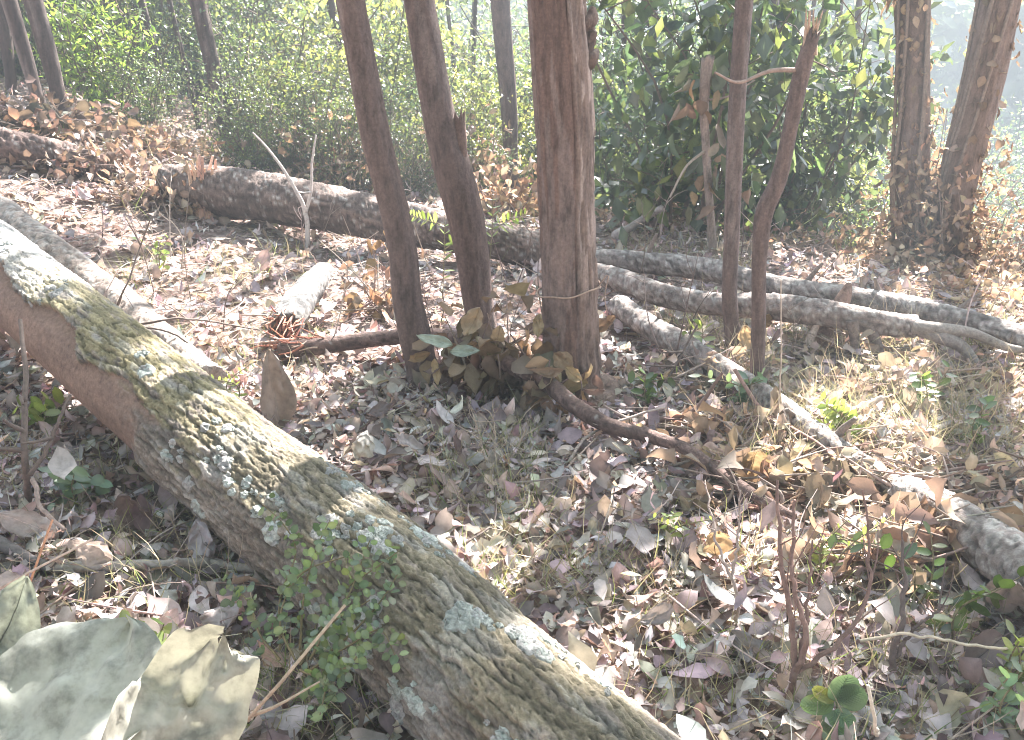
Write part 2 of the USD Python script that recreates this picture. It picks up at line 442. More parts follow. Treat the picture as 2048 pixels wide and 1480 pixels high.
def crown(rng, center, spread, nlimb, nleaf, size, colors, boughs=()):
    """Limbs and leaves round a point high on a trunk; returns limbs, foliage."""
    limbs, P, A, N = [], [], [], []
    per = max(1, nleaf // (nlimb * 2))
    for i in range(nlimb):
        a = rng.uniform(0, 6.28); el = rng.uniform(0.1, 1.1)
        d = np.array([math.cos(a) * math.cos(el), math.sin(a) * math.cos(el), math.sin(el)])
        b = center + np.array([0, 0, rng.uniform(-0.35, 0.25)]) * spread
        ln = spread * rng.uniform(0.55, 1.1)
        e = b + d * ln
        limbs.append(twig([b, b + d * ln * 0.5 + rng.normal(0, 0.06, 3) * ln, e], 0.035, 0.008, DARK, 6, 5))
        for t in (0.6, 1.0):
            q = b + (e - b) * t + rng.normal(0, 0.1, 3) * spread * 0.4
            if hangs_over_gap(q):
                continue
            P.append(q + unit(rng, per) * rng.uniform(0.2, 1, (per, 1)) ** 0.5 * np.array([0.3, 0.3, 0.2]) * spread * rng.uniform(0.7, 1.25))
    for q, rr in boughs:
        b = center + [0, 0, -0.8]
        limbs.append(twig([b, (b + q) / 2 + [0, 0, 0.2], q], 0.045, 0.012, DARK, 8, 5))
        k = int(420 * rr * rr / 0.12)
        c_ = q + unit(rng, k) * rng.uniform(0.05, 1, (k, 1)) ** 0.45 * np.array([1.15, 1.0, 0.8]) * rr
        P.append(c_[[not hangs_over_gap(c, 0.0) for c in c_]])
    P = np.vstack(P or [center + rng.normal(0, 0.15, (20, 3))]); n = len(P)
    A = unit(rng, n); A[:, 2] = -np.abs(A[:, 2]) * 0.8
    N = unit(rng, n) * 0.55 + [0, 0, 1]
    L = size * rng.uniform(0.6, 1.25, n)
    fol = leaves(P, A, N, L, L * rng.uniform(0.5, 0.72, n), rng.uniform(-0.5, 0.6, n), 0.2, 0.03, 2, 2, pick(rng, colors, n, 0.22), rng=rng)
    return join(limbs), fol


LEAFG = [(0.075, 0.125, 0.035), (0.06, 0.10, 0.03), (0.10, 0.14, 0.04), (0.05, 0.085, 0.035)]


def standing_tree(pts, widths, y, label, seed, top=9.0, tint=RED, n=90, sides=28, rough=0.07, leaves_n=2600, spread=1.7, lean=None, extra=None, size=0.13, group=None, sink=0.12, name="standing_tree", boughs=()):
    """Trunk through picture points (px, py) at the distance y; the last point is the foot. Goes on upwards to a crown at the height top."""
    rng = np.random.default_rng(seed)
    q = np.array([on_y(a, b, y) for a, b in pts])
    r = np.array([w * 0.5 / F * pix(c)[2] for w, c in zip(widths, q)])
    foot = onto(q[-1]); q[-1] = foot
    d = (q[0] - q[min(2, len(q) - 1)]); d = d / np.linalg.norm(d)
    up = [q[0] + d * t + np.array([0, 0, 0.06]) * t * t / 3 + rng.normal(0, 0.02, 3) * t for t in np.linspace(0, (top - q[0][2]) / max(d[2], 0.6), 5)[1:]]
    path = np.vstack([[foot - [0, 0, sink]], q[::-1], up])
    path = np.vstack([path[:1], foot + [0, 0, 0.02], foot * 0.75 + q[-2] * 0.25, path[2:]])
    rad = np.r_[r[-1] * 1.55, r[-1] * 1.22, r[-1] * 1.0, r[::-1][1:], r[0] * np.array([0.95, 0.85, 0.7, 0.45])]
    th = Thing(name, label, "tree", foot, group)
    v, f, g = tube(path, rad, n, sides, rough, (2.2, 1.3), seed, disp=extra, warp=1.7)
    # darker grey flakes and paler streaks are the bark's own colours
    k = meshkit.fbm(np.stack([np.cos(g["T"]) * 1.6, np.sin(g["T"]) * 1.6, g["S"] * 1.1 + seed], -1), 4, seed + 2)
    k = np.r_[k.ravel(), 0.5, 0.5][:, None]
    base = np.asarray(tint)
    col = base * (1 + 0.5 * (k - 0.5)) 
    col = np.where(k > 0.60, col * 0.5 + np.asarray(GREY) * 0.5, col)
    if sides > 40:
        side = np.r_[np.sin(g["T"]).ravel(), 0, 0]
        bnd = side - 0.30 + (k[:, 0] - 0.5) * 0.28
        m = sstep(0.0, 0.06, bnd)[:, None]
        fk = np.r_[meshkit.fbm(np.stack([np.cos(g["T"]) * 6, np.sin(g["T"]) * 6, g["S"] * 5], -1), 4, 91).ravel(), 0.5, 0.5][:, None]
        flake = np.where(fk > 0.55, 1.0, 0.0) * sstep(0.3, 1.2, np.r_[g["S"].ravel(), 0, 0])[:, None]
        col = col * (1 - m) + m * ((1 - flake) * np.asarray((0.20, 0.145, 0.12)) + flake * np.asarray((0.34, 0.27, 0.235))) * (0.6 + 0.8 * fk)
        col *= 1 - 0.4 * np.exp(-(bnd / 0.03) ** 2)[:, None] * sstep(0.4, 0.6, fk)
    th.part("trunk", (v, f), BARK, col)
    c = path[-1]
    if leaves_n:
        lim, fol = crown(rng, c - [0, 0, 0.4], spread, 9, leaves_n, size, LEAFG, boughs)
        th.part("limbs", lim, BARK)
        th.part("crown", fol, GREEN)
    return th, path, rad


SIDE = -1
T3Y = hit(1140, 785)[1]


def big_relief(T, S, R):
    q = np.stack([np.cos(T) * 5, np.sin(T) * 5, S * 1.6], -1)
    fis = np.abs(meshkit.fbm(q, 4, 31) - 0.5) * 2
    k = meshkit.fbm(np.stack([np.cos(T) * 1.6, np.sin(T) * 1.6, S * 1.1 + 3], -1), 4, 5)
    bnd = np.sin(T) - 0.30 + (k - 0.5) * 0.28
    fk = meshkit.fbm(np.stack([np.cos(T) * 6, np.sin(T) * 6, S * 5], -1), 4, 91)
    return -0.006 * np.clip(1 - fis * 5, 0, 1) + 0.006 * (meshkit.fbm(q * 3, 3, 8) - 0.5) + sstep(0, 0.05, bnd) * (0.005 + 0.006 * (fk > 0.55)) - 0.005 * np.exp(-(bnd / 0.03) ** 2) * sstep(0.4, 0.6, fk)


big, bp, br = standing_tree([(1112, 0), (1120, 130), (1128, 260), (1131, 400), (1135, 520), (1139, 640), (1142, 720), (1146, 785)], [114, 116, 116, 110, 108, 110, 116, 134], T3Y,
                    "thickest standing trunk, red-brown with grey flaking bark, tied with a thin vine", 3, 10.5, WARM, 380, 120, 0.05, 1500, 2.0, extra=big_relief)
kn = on_y(1182, 95, T3Y)
rng = np.random.default_rng(77)
lump = []
for i in range(7):
    o = kn + rng.normal(0, 1, 3) * [0.012, 0.012, 0.035] - [0.012, 0, 0.0]
    lump.append((*tube([o - [0.04, -0.01, 0.03], o, o + [rng.uniform(0, 0.03), rng.normal(0, 0.01), rng.uniform(0.02, 0.07)]], [0.03, 0.026, 0.008], 12, 12, 0.35, (2, 30), 6 + i)[:2], np.array((0.13, 0.095, 0.08)) * rng.uniform(0.8, 1.4)))
big.part("knot", join(lump), BARK, label="dark rough knot on the right edge of the trunk")

T2Y = hit(985, 735)[1] + 0.12
second, p2, r2 = standing_tree([(838, 0), (858, 120), (880, 240), (906, 340), (930, 430), (946, 520), (957, 610), (985, 735)], [62, 64, 66, 76, 72, 66, 60, 62], T2Y,
                      "middle one of the three leaning red trunks, with a broken branch stub", 5, 9.5, RED, 130, 32, 0.06, 1100, 1.6)
sb = on_y(918, 300, T2Y - 0.02)
sv, sf, _ = tube([sb + [-0.02, 0.0, -0.10], sb + [0.0, 0, 0.0], sb + [0.004, 0, 0.12]], [0.035, 0.034, 0.024], 20, 16, 0.2, (3, 10), 3, jag=0.05)
second.part("broken_stub", (sv, sf), BARK, (0.15, 0.10, 0.08), label="broken branch stub with splintered rim")

T1Y = hit(850, 765)[1]
standing_tree([(700, 0), (728, 150), (755, 290), (784, 400), (805, 500), (815, 600), (832, 680), (852, 765)], [58, 58, 60, 58, 58, 60, 66, 74], T1Y,
              "left one of the three leaning red trunks, slender and smooth", 7, 8.5, RED, 130, 32, 0.05, 1000, 1.5)

standing_tree([(1000, 0), (1008, 100), (1017, 200), (1024, 310)], [40, 37, 34, 32], 8.6, "slim straight red trunk standing behind the long fallen log, between the bigger trunks", 11, 8.0, RED, 60, 20, 0.05, 450, 1.3)
standing_tree([(1489, 0), (1476, 170), (1468, 340), (1463, 480), (1459, 600), (1470, 705)], [36, 34, 33, 31, 31, 36], hit(1470, 705)[1],
              "thin straight reddish sapling trunk just left of the snapped one", 13, 7.0, RED, 110, 20, 0.06, 700, 1.2)

# snapped trunk
rng = np.random.default_rng(17)
SY = hit(1515, 790)[1]
pts = [(1515, 790), (1517, 650), (1520, 500), (1530, 420), (1555, 365), (1580, 260), (1602, 150), (1622, 80)]
q = np.array([on_y(a, b, SY) for a, b in pts]); q[0] = onto(q[0], -0.08)
r = np.array([w * 0.5 / F * pix(c)[2] for w, c in zip([30, 28, 30, 36, 34, 30, 33, 28], q)])
snap = Thing("snapped_trunk", "snapped bent sapling trunk with a splintered pale top", "tree", onto(q[0]))
v, f, _ = tube(q, r, 110, 20, 0.07, (2.2, 3), 9, jag=0.05)
snap.part("trunk", (v, f), BARK, np.asarray(RED) * 1.05)
sp = []
for i in range(9):
    e = q[-1] + [rng.uniform(-0.03, 0.035), rng.uniform(-0.02, 0.02), rng.uniform(0.05, 0.13)]
    sp.append(twig([q[-1] + [rng.uniform(-0.02, 0.02), rng.uniform(-0.015, 0.015), -0.05], e], 0.009, 0.002, (0.42, 0.30, 0.22), 4, 4))
snap.part("splinters", join(sp), WOOD)
a = on_y(1597, 140, SY)
snap.part("side_branch", twig([a, on_y(1540, 142, SY - 0.05), on_y(1480, 165, SY - 0.1), on_y(1430, 145, SY - 0.2)], 0.009, 0.004, (0.3, 0.22, 0.18), 14, 6), TWIG)

# thin background trunks on the left, and others whose crowns shade the clearing
BG = [
    ([(2, 0), (14, 100), (27, 195)], [26, 24, 22], 8.4, "leftmost hazy dark trunk at the edge of the thicket"),
    ([(18, 0), (48, 100), (80, 205)], [30, 28, 26], 7.6, "second trunk from the left, dark and hazy, behind the brush heap"),
    ([(66, 0), (92, 90), (120, 185)], [36, 34, 30], 7.4, "third trunk from the left, thicker, with one sunlit edge"),
    ([(281, 0), (303, 80), (326, 160), (347, 235)], [17, 16, 15, 15], 9.5, "thin leaning trunk above the bright green shrub"),
    ([(338, 0), (360, 90), (382, 180), (402, 285)], [11, 10, 10, 10], 9.0, "very thin pole-like trunk just right of the bright green shrub"),
    ([(394, 0), (420, 110), (446, 230), (470, 345)], [32, 31, 32, 36], 8.3, "dark straight trunk rising behind the torn end of the long log"),
    ([(660, 0), (690, 130), (712, 230), (736, 330)], [17, 16, 16, 15], 9.8, "thin hazy trunk close left of the left red trunk"),
    ([(556, 0), (575, 120), (600, 260)], [10, 10, 10], 12.5, "faint thin trunk deep in the thicket between the dark trunk and the red ones"),
    ([(1545, 0), (1552, 40), (1560, 130)], [22, 22, 20], 10.5, "dark short-looking trunk in leaves behind the snapped sapling"),
    ([(1302, 270), (1304, 330), (1306, 400)], [22, 22, 22], 10.0, "dark trunk in deep shade right of the thickest trunk"),
    ([(1248, 240), (1252, 310), (1255, 380)], [12, 12, 12], 10.4, "thin dark pole in shade close right of the thickest trunk"),
]
# boughs of these trees that hang in the sun's way to the shaded patches of the clearing
SHADED = [(690, 830, .30), (850, 870, .34), (1000, 930, .34), (920, 1010, .22), (980, 1340, .32, .3), (1110, 1400, .30, .3), (1230, 1450, .25, .3), (860, 1230, .28, .3), (760, 1130, .2, .3), (640, 1180, .22), (180, 960, .45), (50, 1130, .4), (300, 1140, .36), (230, 1400, .3), (430, 1400, .28),
          (1680, 1420, .28), (1880, 1400, .3), (1780, 1120, .2), (40, 540, .4), (1240, 800, .24), (560, 690, .22), (120, 1290, .3), (350, 960, .22), (1420, 1390, .2)]
feet = np.array([on_y(*b[0][-1], b[2])[:2] for b in BG])
BOUGHS = [[] for _ in BG]
for k_, (a, b, rr, *up_) in enumerate(SHADED):
    h_ = 6.2 + (k_ * 29 % 7) * 0.22
    q = hit(a, b, *up_) + SUN * h_ / SUN[2]
    BOUGHS[int(np.argmin(np.linalg.norm(feet - q[:2], axis=1)))].append((q, rr))
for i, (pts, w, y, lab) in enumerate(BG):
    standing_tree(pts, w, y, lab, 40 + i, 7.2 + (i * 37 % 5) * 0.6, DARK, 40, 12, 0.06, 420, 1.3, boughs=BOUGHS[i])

rng = np.random.default_rng(45)
for k in range(20):
    px = rng.choice([rng.uniform(130, 700), rng.uniform(720, 1000), rng.uniform(1180, 1760)]); y = rng.uniform(10.4, 14.5); w = rng.uniform(0.05, 0.13) * F / y
    sl = (px - 1024) * 0.04 + rng.normal(0, 10)
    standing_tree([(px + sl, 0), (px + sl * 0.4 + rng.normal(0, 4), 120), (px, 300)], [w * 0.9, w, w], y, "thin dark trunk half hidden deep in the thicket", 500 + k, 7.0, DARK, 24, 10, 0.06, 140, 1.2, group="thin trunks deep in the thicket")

# the grey stump with dead leaves left of the thin sapling
q = np.array([on_y(a, b, 5.6) for a, b in [(1428, 530), (1420, 420), (1412, 300), (1408, 200), (1416, 118)]])
q[0] = onto(q[0], -0.05)
th = Thing("dead_sapling", "dead grey sapling hung with withered leaves left of the thin sapling trunk", "tree", onto(q[0]))
v, f, _ = tube(q, [0.03, 0.027, 0.026, 0.03, 0.04], 60, 14, 0.12, (2, 5), 4, jag=0.03)
th.part("trunk", (v, f), BARK, (0.25, 0.2, 0.17))
th.part("side_branch", twig([q[2], on_y(1375, 330, 5.5), on_y(1340, 395, 5.4)], 0.012, 0.005, (0.3, 0.25, 0.2), 10, 6), TWIG)
th.part("side_branch", twig([q[3], on_y(1450, 195, 5.5), on_y(1510, 160, 5.4)], 0.008, 0.004, (0.25, 0.2, 0.17), 10, 6), TWIG)
rng = np.random.default_rng(5)
n = 34
t = rng.uniform(0, 1, n); c = spline(q, 50)[(15 + t * 34).astype(int)] + rng.normal(0, 0.11, (n, 3)) * [1, 0.7, 0.6]
th.part("withered_leaves", leaves(c, unit(rng, n) * 0.5 + [0, 0, -1], unit(rng, n), rng.uniform(0.10, 0.2, n), rng.uniform(0.06, 0.11, n), rng.uniform(-1.4, 1.4, n), rng.uniform(0.1, 0.8, n), 0.08, 6, 4,
                                  pick(rng, [(0.28, 0.21, 0.16), (0.22, 0.16, 0.12), (0.12, 0.13, 0.08), (0.10, 0.13, 0.08), (0.3, 0.21, 0.12)], n), rng=rng), TAN)

# ------------------------------------------------------------------ vine-grown pair on the right
def vine_tree(pts, widths, y, label, seed):
    th, path, rad = standing_tree(pts, widths, y, label, seed, 8.0, (0.17, 0.125, 0.10), 90, 24, 0.1, 800, 1.5, size=0.11)
    rng = np.random.default_rng(seed)
    stems = []
    for k in range(6):
        a0, tw = rng.uniform(0, 6), rng.uniform(1.5, 4)
        s = np.linspace(0, 0.75, 14); c = spline(path, 100)[(s * 60).astype(int)]
        rr = np.interp(s, np.linspace(0, 1, len(rad)), rad) + 0.012
        an = a0 + tw * s
        stems.append(twig(c + np.stack([np.cos(an) * rr, np.sin(an) * rr, 0 * an], -1), 0.013, 0.008, (0.2, 0.16, 0.13), 30, 6))
    th.part("climbing_stems", join(stems), TWIG)
    n = 620
    s = rng.beta(0.9, 2.2, n) * 0.5
    c = spline(path, 100)[(s * 99).astype(int)]
    an = rng.uniform(0, 6.28, n)
    rr = 0.082 + rng.exponential(0.022, n)
    P = c + np.stack([np.cos(an) * rr, np.sin(an) * rr, rng.normal(0, 0.03, n)], -1)
    N = np.stack([np.cos(an), np.sin(an), rng.normal(0.2, 0.4, n)], -1)
    th.part("withered_vine_leaves", leaves(P, unit(rng, n) * 0.35 + [0, 0, -1], N, rng.uniform(0.045, 0.095, n), rng.uniform(0.03, 0.065, n), rng.uniform(-2.0, 2.0, n), rng.uniform(0, 1.0, n), 0.1, 4, 2,
                                           pick(rng, [(0.36, 0.26, 0.18), (0.28, 0.20, 0.14), (0.42, 0.32, 0.23)], n), rng=rng), TAN, kind="stuff")
    return th


VY = 5.9
vine_tree([(1826, 0), (1829, 110), (1828, 220), (1826, 330), (1830, 450), (1838, 590)], [56, 58, 60, 62, 62, 64], VY, "upright trunk wrapped in withered vines, left of the leaning pair", 61)
vine_tree([(2000, 0), (1978, 110), (1953, 220), (1925, 330), (1905, 450), (1895, 600)], [78, 76, 74, 72, 64, 60], VY - 0.15, "leaning trunk wrapped in withered vines at the right edge", 63)


def dead_heap(center, rad, n, label, seed, size=(0.04, 0.085), colors=None, group=None, nb=10, name="dead_leaf_heap", cat="brush heap"):
    """A cut branch heap: bare sticks with withered leaves still on them."""
    rng = np.random.default_rng(seed)
    c0 = np.asarray(center, float); rad = np.asarray(rad, float)
    th = Thing(name, label, cat, [c0[0], c0[1], H(c0[0], c0[1])], group)
    sticks, tips = [], []
    n, nb = int(n * 2.0), nb * 3
    size = (size[0] * 0.72, size[1] * 0.78)
    for k in range(nb):
        b = c0 + rng.normal(0, 0.5, 3) * rad * [1, 1, 0.2]; b[2] = H(b[0], b[1]) + 0.02
        e = c0 + unit(rng, 1)[0] * rad * [1.1, 1.1, 1.0]; e[2] = max(e[2], H(e[0], e[1]) + 0.05)
        m = (b + e) / 2 + rng.normal(0, 0.1, 3) * rad
        sticks.append(twig([b, m, e], rng.uniform(0.004, 0.010), 0.002, pick(rng, [(0.24, 0.18, 0.15), (0.32, 0.26, 0.22)], 1)[0], 12, 5)); tips.append(spline([b, m, e], 20))
    th.part("sticks", join(sticks), TWIG)
    tips = np.vstack(tips)
    P = tips[rng.integers(0, len(tips), n)] + rng.normal(0, 0.35, (n, 3)) * rad * [0.8, 0.8, 0.5]
    P[:, 2] = np.maximum(P[:, 2], H(P[:, 0], P[:, 1]) + 0.01)
    L = rng.uniform(*size, n)
    fol = leaves(P, unit(rng, n) + [0, 0, -0.6], unit(rng, n) + [0, -0.2, 0.5], L, L * rng.uniform(0.5, 0.8, n), rng.uniform(-2.4, 2.4, n), rng.uniform(0, 1.1, n), 0.12, 4, 2,
                 pick(rng, colors or [(0.36, 0.27, 0.20), (0.30, 0.215, 0.155), (0.42, 0.33, 0.25), (0.25, 0.18, 0.135)], n, 0.2), rng=rng)
    th.part("withered_leaves", fol, TAN, kind="stuff")
    return th


def heap_at(px, py, y, rad, n, label, seed, **k):
    return dead_heap(on_y(px, py, y), rad, n, label, seed, **k)


heap_at(1930, 470, 5.75, (0.5, 0.32, 0.56), 1500, "tall heap of withered tan leaves at the foot of the vine-grown trunks", 71, size=(0.06, 0.11), nb=16)
heap_at(1840, 590, 5.35, (0.34, 0.2, 0.22), 330, "withered leaf tangle at the foot of the upright vine-grown trunk", 91, nb=12, size=(0.06, 0.11))
heap_at(1985, 600, 5.2, (0.4, 0.2, 0.22), 420, "dead creeper tangle spreading from the leaning trunk to the right edge", 92, nb=14, size=(0.06, 0.11))
heap_at(1870, 330, 5.85, (0.26, 0.14, 0.42), 360, "withered creeper hanging between the two vine-grown trunks", 93, nb=14, size=(0.06, 0.11))
heap_at(2050, 520, 5.6, (0.35, 0.3, 0.36), 520, "withered leaf heap cut by the right edge of the picture", 72, nb=10)
heap_at(1720, 470, 6.4, (0.4, 0.3, 0.30), 130, "loose spray of withered leaves left of the vine-grown trunks", 73, nb=9, size=(0.08, 0.13))
heap_at(1290, 440, 6.9, (0.55, 0.3, 0.24), 420, "low brown brush heap with a grey stick right behind the thickest trunk", 74, nb=18)
heap_at(1010, 390, 7.0, (0.34, 0.3, 0.34), 260, "withered leaf spray between the middle and the thickest trunk", 75, nb=12, size=(0.07, 0.15))
heap_at(940, 260, 7.9, (0.30, 0.2, 0.4), 120, "tall withered sapling spray behind the middle red trunk", 76, nb=10, size=(0.08, 0.16))
heap_at(650, 290, 7.4, (0.42, 0.3, 0.34), 330, "withered brown sapling clump behind the long log, left of the left red trunk", 77, nb=14, size=(0.06, 0.13))
heap_at(820, 330, 7.6, (0.4, 0.3, 0.3), 200, "grey twiggy brush heap seen between the two slender red trunks", 78, nb=20)
heap_at(250, 330, 7.2, (0.7, 0.4, 0.26), 420, "low hazy brush heap behind the torn end of the long log", 79, nb=22, size=(0.08, 0.16))
heap_at(120, 330, 6.0, (0.6, 0.3, 0.14), 420, "torn leaf clutter over the dark reddish log at the upper left", 88, nb=16, size=(0.06, 0.14), colors=[(0.33, 0.25, 0.2), (0.22, 0.16, 0.13), (0.4, 0.31, 0.26), (0.15, 0.11, 0.09)])
heap_at(80, 270, 6.6, (0.6, 0.4, 0.3), 420, "reddish brush heap at the left edge under the hazy trunks", 80, nb=22, size=(0.09, 0.18), colors=[(0.33, 0.23, 0.18), (0.24, 0.17, 0.14), (0.38, 0.28, 0.22), (0.15, 0.11, 0.09), (0.11, 0.1, 0.07)])
heap_at(1560, 500, 6.2, (0.45, 0.3, 0.2), 160, "pale twig tangle behind the snapped trunk", 81, nb=22, size=(0.06, 0.1))
heap_at(1950, 720, 4.6, (0.5, 0.3, 0.14), 260, "dark dry brush under the forked grey branch at the right", 82, nb=16, size=(0.05, 0.1))

heap_at(330, 385, hit(330, 400)[1] - 0.2, (0.4, 0.16, 0.16), 200, "dark brush and leaves piled over the torn left end of the long log", 89, nb=16, size=(0.06, 0.13), colors=[(0.28, 0.21, 0.17), (0.2, 0.15, 0.12), (0.36, 0.28, 0.23)])
for i_, (a, b, lab) in enumerate([(1420, 745, "dry leaf and twig tangle over the upper end of the diagonal log"), (1640, 890, "dry tangle of twigs burying the middle of the diagonal log"), (1790, 985, "straw and leaf tangle over the lower end of the diagonal log"),
                                  (1850, 760, "straw-coloured brush in the sunny grass at the right"), (1960, 960, "pale dry weeds near the right edge above the rough log end"), (1700, 700, "dry weeds under the lower grey log's stubs")]):
    heap_at(a, b, hit(a, b + 10)[1] - 0.06, (0.34, 0.15, 0.11), 120, lab, 150 + i_, nb=16, size=(0.04, 0.11), colors=[(0.40, 0.34, 0.29), (0.31, 0.25, 0.21), (0.46, 0.38, 0.3), (0.24, 0.19, 0.16)])
heap_at(1900, 1075, hit(1900, 1090)[1] - 0.12, (0.3, 0.12, 0.09), 90, "dry brown leaf and twig heap before the rough log end at the right", 83, nb=8, size=(0.07, 0.15), colors=[(0.33, 0.25, 0.2), (0.25, 0.18, 0.14), (0.38, 0.29, 0.22)])
heap_at(1560, 960, hit(1560, 1000)[1], (0.34, 0.14, 0.10), 90, "heap of withered tan leaves and thin twigs along the fallen branch tip", 84, nb=12, size=(0.08, 0.17), colors=[(0.36, 0.30, 0.25), (0.29, 0.235, 0.19), (0.33, 0.26, 0.19)])
heap_at(1460, 860, hit(1460, 890)[1], (0.26, 0.14, 0.09), 60, "dead leafy twigs lying above the fallen branch, before the diagonal log", 85, nb=10, size=(0.08, 0.16), colors=[(0.38, 0.30, 0.22), (0.31, 0.23, 0.17)])
heap_at(1000, 660, T3Y - 0.02, (0.25, 0.12, 0.15), 90, "withered leaf cluster caught between the feet of the three trunks", 86, nb=6, size=(0.1, 0.2), colors=[(0.33, 0.26, 0.18), (0.26, 0.2, 0.15), (0.3, 0.22, 0.13)])
heap_at(1095, 735, T3Y - 0.17, (0.12, 0.05, 0.10), 26, "ochre dead leaf cluster leaning on the front of the thickest trunk's foot", 90, nb=2, size=(0.1, 0.19), colors=[(0.34, 0.26, 0.16), (0.28, 0.21, 0.15)])
heap_at(760, 560, T1Y + 0.9, (0.16, 0.14, 0.22), 40, "dark dead leafy stem standing behind the left red trunk", 87, nb=5, size=(0.08, 0.16), colors=[(0.22, 0.16, 0.12), (0.3, 0.2, 0.12)])

# ------------------------------------------------------------------ fallen logs
def log_col(g, seed, base, lich=0.6, scale=22.0):
    q = g["c"][:, None] + g["r"][:, None, None] * (np.cos(g["T"])[..., None] * g["u"][:, None] + np.sin(g["T"])[..., None] * g["w"][:, None])
    k = meshkit.fbm(q * scale, 4, seed)
    k2 = meshkit.fbm(q * scale * 2.3 + 7, 3, seed + 1)
    top = np.cos(g["T"])
    col = np.asarray(base)[None, None] * (0.7 + 0.7 * k[..., None])
    m = 0.75 * sstep(lich, lich + 0.1, k2 + 0.04 * top)[..., None]
    col = col * (1 - m) + m * np.asarray((0.40, 0.38, 0.35))
    return np.vstack([col.reshape(-1, 3), [[0.3, 0.2, 0.14]] * 2])


def fallen(name, label, pts, radii, seed, base=(0.20, 0.16, 0.14), n=160, sides=48, lich=0.58, jag=0.0, cat="log", amp=0.006):
    hold = {}

    def d(T, S, R):
        ring = np.stack([np.cos(T), np.sin(T), 0 * T], -1)
        at_ = lambda k, m, sd, o=3: meshkit.fbm(ring * [k, k, 0] + np.stack([0 * S, 0 * S, S * m], -1), o, seed + sd)
        kk = max(8, int(6.28 * float(np.mean(R)) / 0.03))
        e1, v1 = cells(T / (2 * np.pi) * kk + (at_(3, 7, 1) - 0.5) * 3, S * 8 + (at_(3, 7, 2) - 0.5) * 3, seed, kk)
        hold["crack"], hold["val"] = np.clip(1 - e1 / 0.2, 0, 1), v1
        lump = at_(1.5, 3.0, 5) - 0.5
        return amp * (1.4 * (at_(8, 30, 3) - 0.5) - 0.8 * hold["crack"] + 0.6 * (v1 - 0.5)) + float(np.mean(R)) * 0.36 * lump

    pts = np.asarray(pts, float)
    th = Thing(name, label, cat, onto(pts[len(pts) // 2]))
    v, f, g = tube(pts, radii, n, sides, 0.05, (1.5, 3), seed, disp=d, jag=jag)
    col = log_col(g, seed, base, lich)
    col[:-2] *= ((1 - 0.55 * hold["crack"]) * (0.7 + 0.6 * hold["val"])).reshape(-1, 1)
    th.part("bark", (v, f), LOGBARK, col)
    return th, g


def add_branch(th, pts, r, tint, label=None, n=30, name="branch", mat=None):
    v, f, _ = tube(pts, r, n, 12, 0.12, (2, 8), int(abs(pts[0][0]) * 100))
    th.part(name, (v, f), mat or LOGBARK, tint, label=label)


# long log across the middle
c0_, c1_ = hit(335, 368, 0.13), hit(1100, 506, 0.1)
rng = np.random.default_rng(101)
C = [c0_ + (c1_ - c0_) * t + rng.normal(0, 0.012, 3) * [1, 1, 0] + [0, 0, 0.03 * math.sin(3.1 * t)] for t in np.linspace(0, 1, 9)]
fallen("fallen_log", "long fallen log lying across behind the three red trunks, top edge sunlit", C, [0.135, 0.155, 0.155, 0.15, 0.145, 0.135, 0.125, 0.115, 0.105], 101, (0.15, 0.112, 0.095), 320, 50, 0.62, amp=0.010, jag=0.0)
D1 = [hit(1180, 517, 0.16), hit(1260, 522, 0.17), hit(1420, 540, 0.18), hit(1540, 572, 0.18), hit(1700, 598, 0.18), hit(1830, 618, 0.17), hit(1950, 650, 0.15), hit(2110, 700, 0.12)]
ulog, gu = fallen("fallen_log", "upper one of the two grey logs running off to the right edge", D1, [0.062, 0.064, 0.062, 0.06, 0.058, 0.06, 0.058, 0.05], 103, (0.21, 0.18, 0.165), 220, 26, 0.52)
for k_, (px, py, dx, dz) in enumerate([(1290, 520, 0.05, 0.16), (1600, 578, 0.08, 0.14), (1760, 604, -0.06, 0.13), (1900, 632, 0.1, 0.12)]):
    o = hit(px, py, 0.18)
    add_branch(ulog, [o - [0, 0, 0.03], o + [dx * 0.5, -0.02, dz * 0.5], o + [dx, -0.04, dz]], [0.018, 0.013, 0.007], (0.22, 0.18, 0.155), name="branch_stub", n=14)
D2 = [hit(1160, 540, 0.14), hit(1230, 558, 0.15), hit(1300, 582, 0.16), hit(1420, 608, 0.18), hit(1530, 612, 0.2), hit(1640, 624, 0.2), hit(1760, 645, 0.19), hit(1830, 655, 0.18)]
lo, g2 = fallen("fallen_log", "lower grey log with branch stubs, sunlit on top beside the snapped trunk", D2, [0.06, 0.06, 0.06, 0.058, 0.062, 0.06, 0.056, 0.05], 105, (0.22, 0.18, 0.16), 220, 26, 0.52)


e = D2[-1]
add_branch(lo, [e + [-0.1, -0.01, 0.0], e, hit(1880, 672, 0.17), hit(1925, 695, 0.13), hit(1950, 725, 0.07), hit(1968, 756, 0.0)], [0.04, 0.04, 0.032, 0.026, 0.02, 0.014], (0.27, 0.24, 0.22), "forked pale branch end reaching the ground")
add_branch(lo, [e + [-0.06, 0.02, 0.0], hit(1880, 658, 0.2), hit(1950, 668, 0.18), hit(2015, 695, 0.12), hit(2060, 700, 0.1)], [0.034, 0.028, 0.022, 0.018, 0.012], (0.28, 0.25, 0.22))
for (a, b), (c, d_) in (((1704, 640), (1708, 730)), ((1735, 648), (1765, 735))):
    t0 = on_y(a, b, D2[6][1] - 0.02); t1 = onto(hit(c, d_))
    add_branch(lo, [t0, (t0 + t1) / 2 + [0.01, 0, 0], t1 - [0, 0, 0.03]], [0.026, 0.022, 0.018], (0.2, 0.16, 0.14), name="branch_stub")
b0 = hit(1215, 598, 0.08)
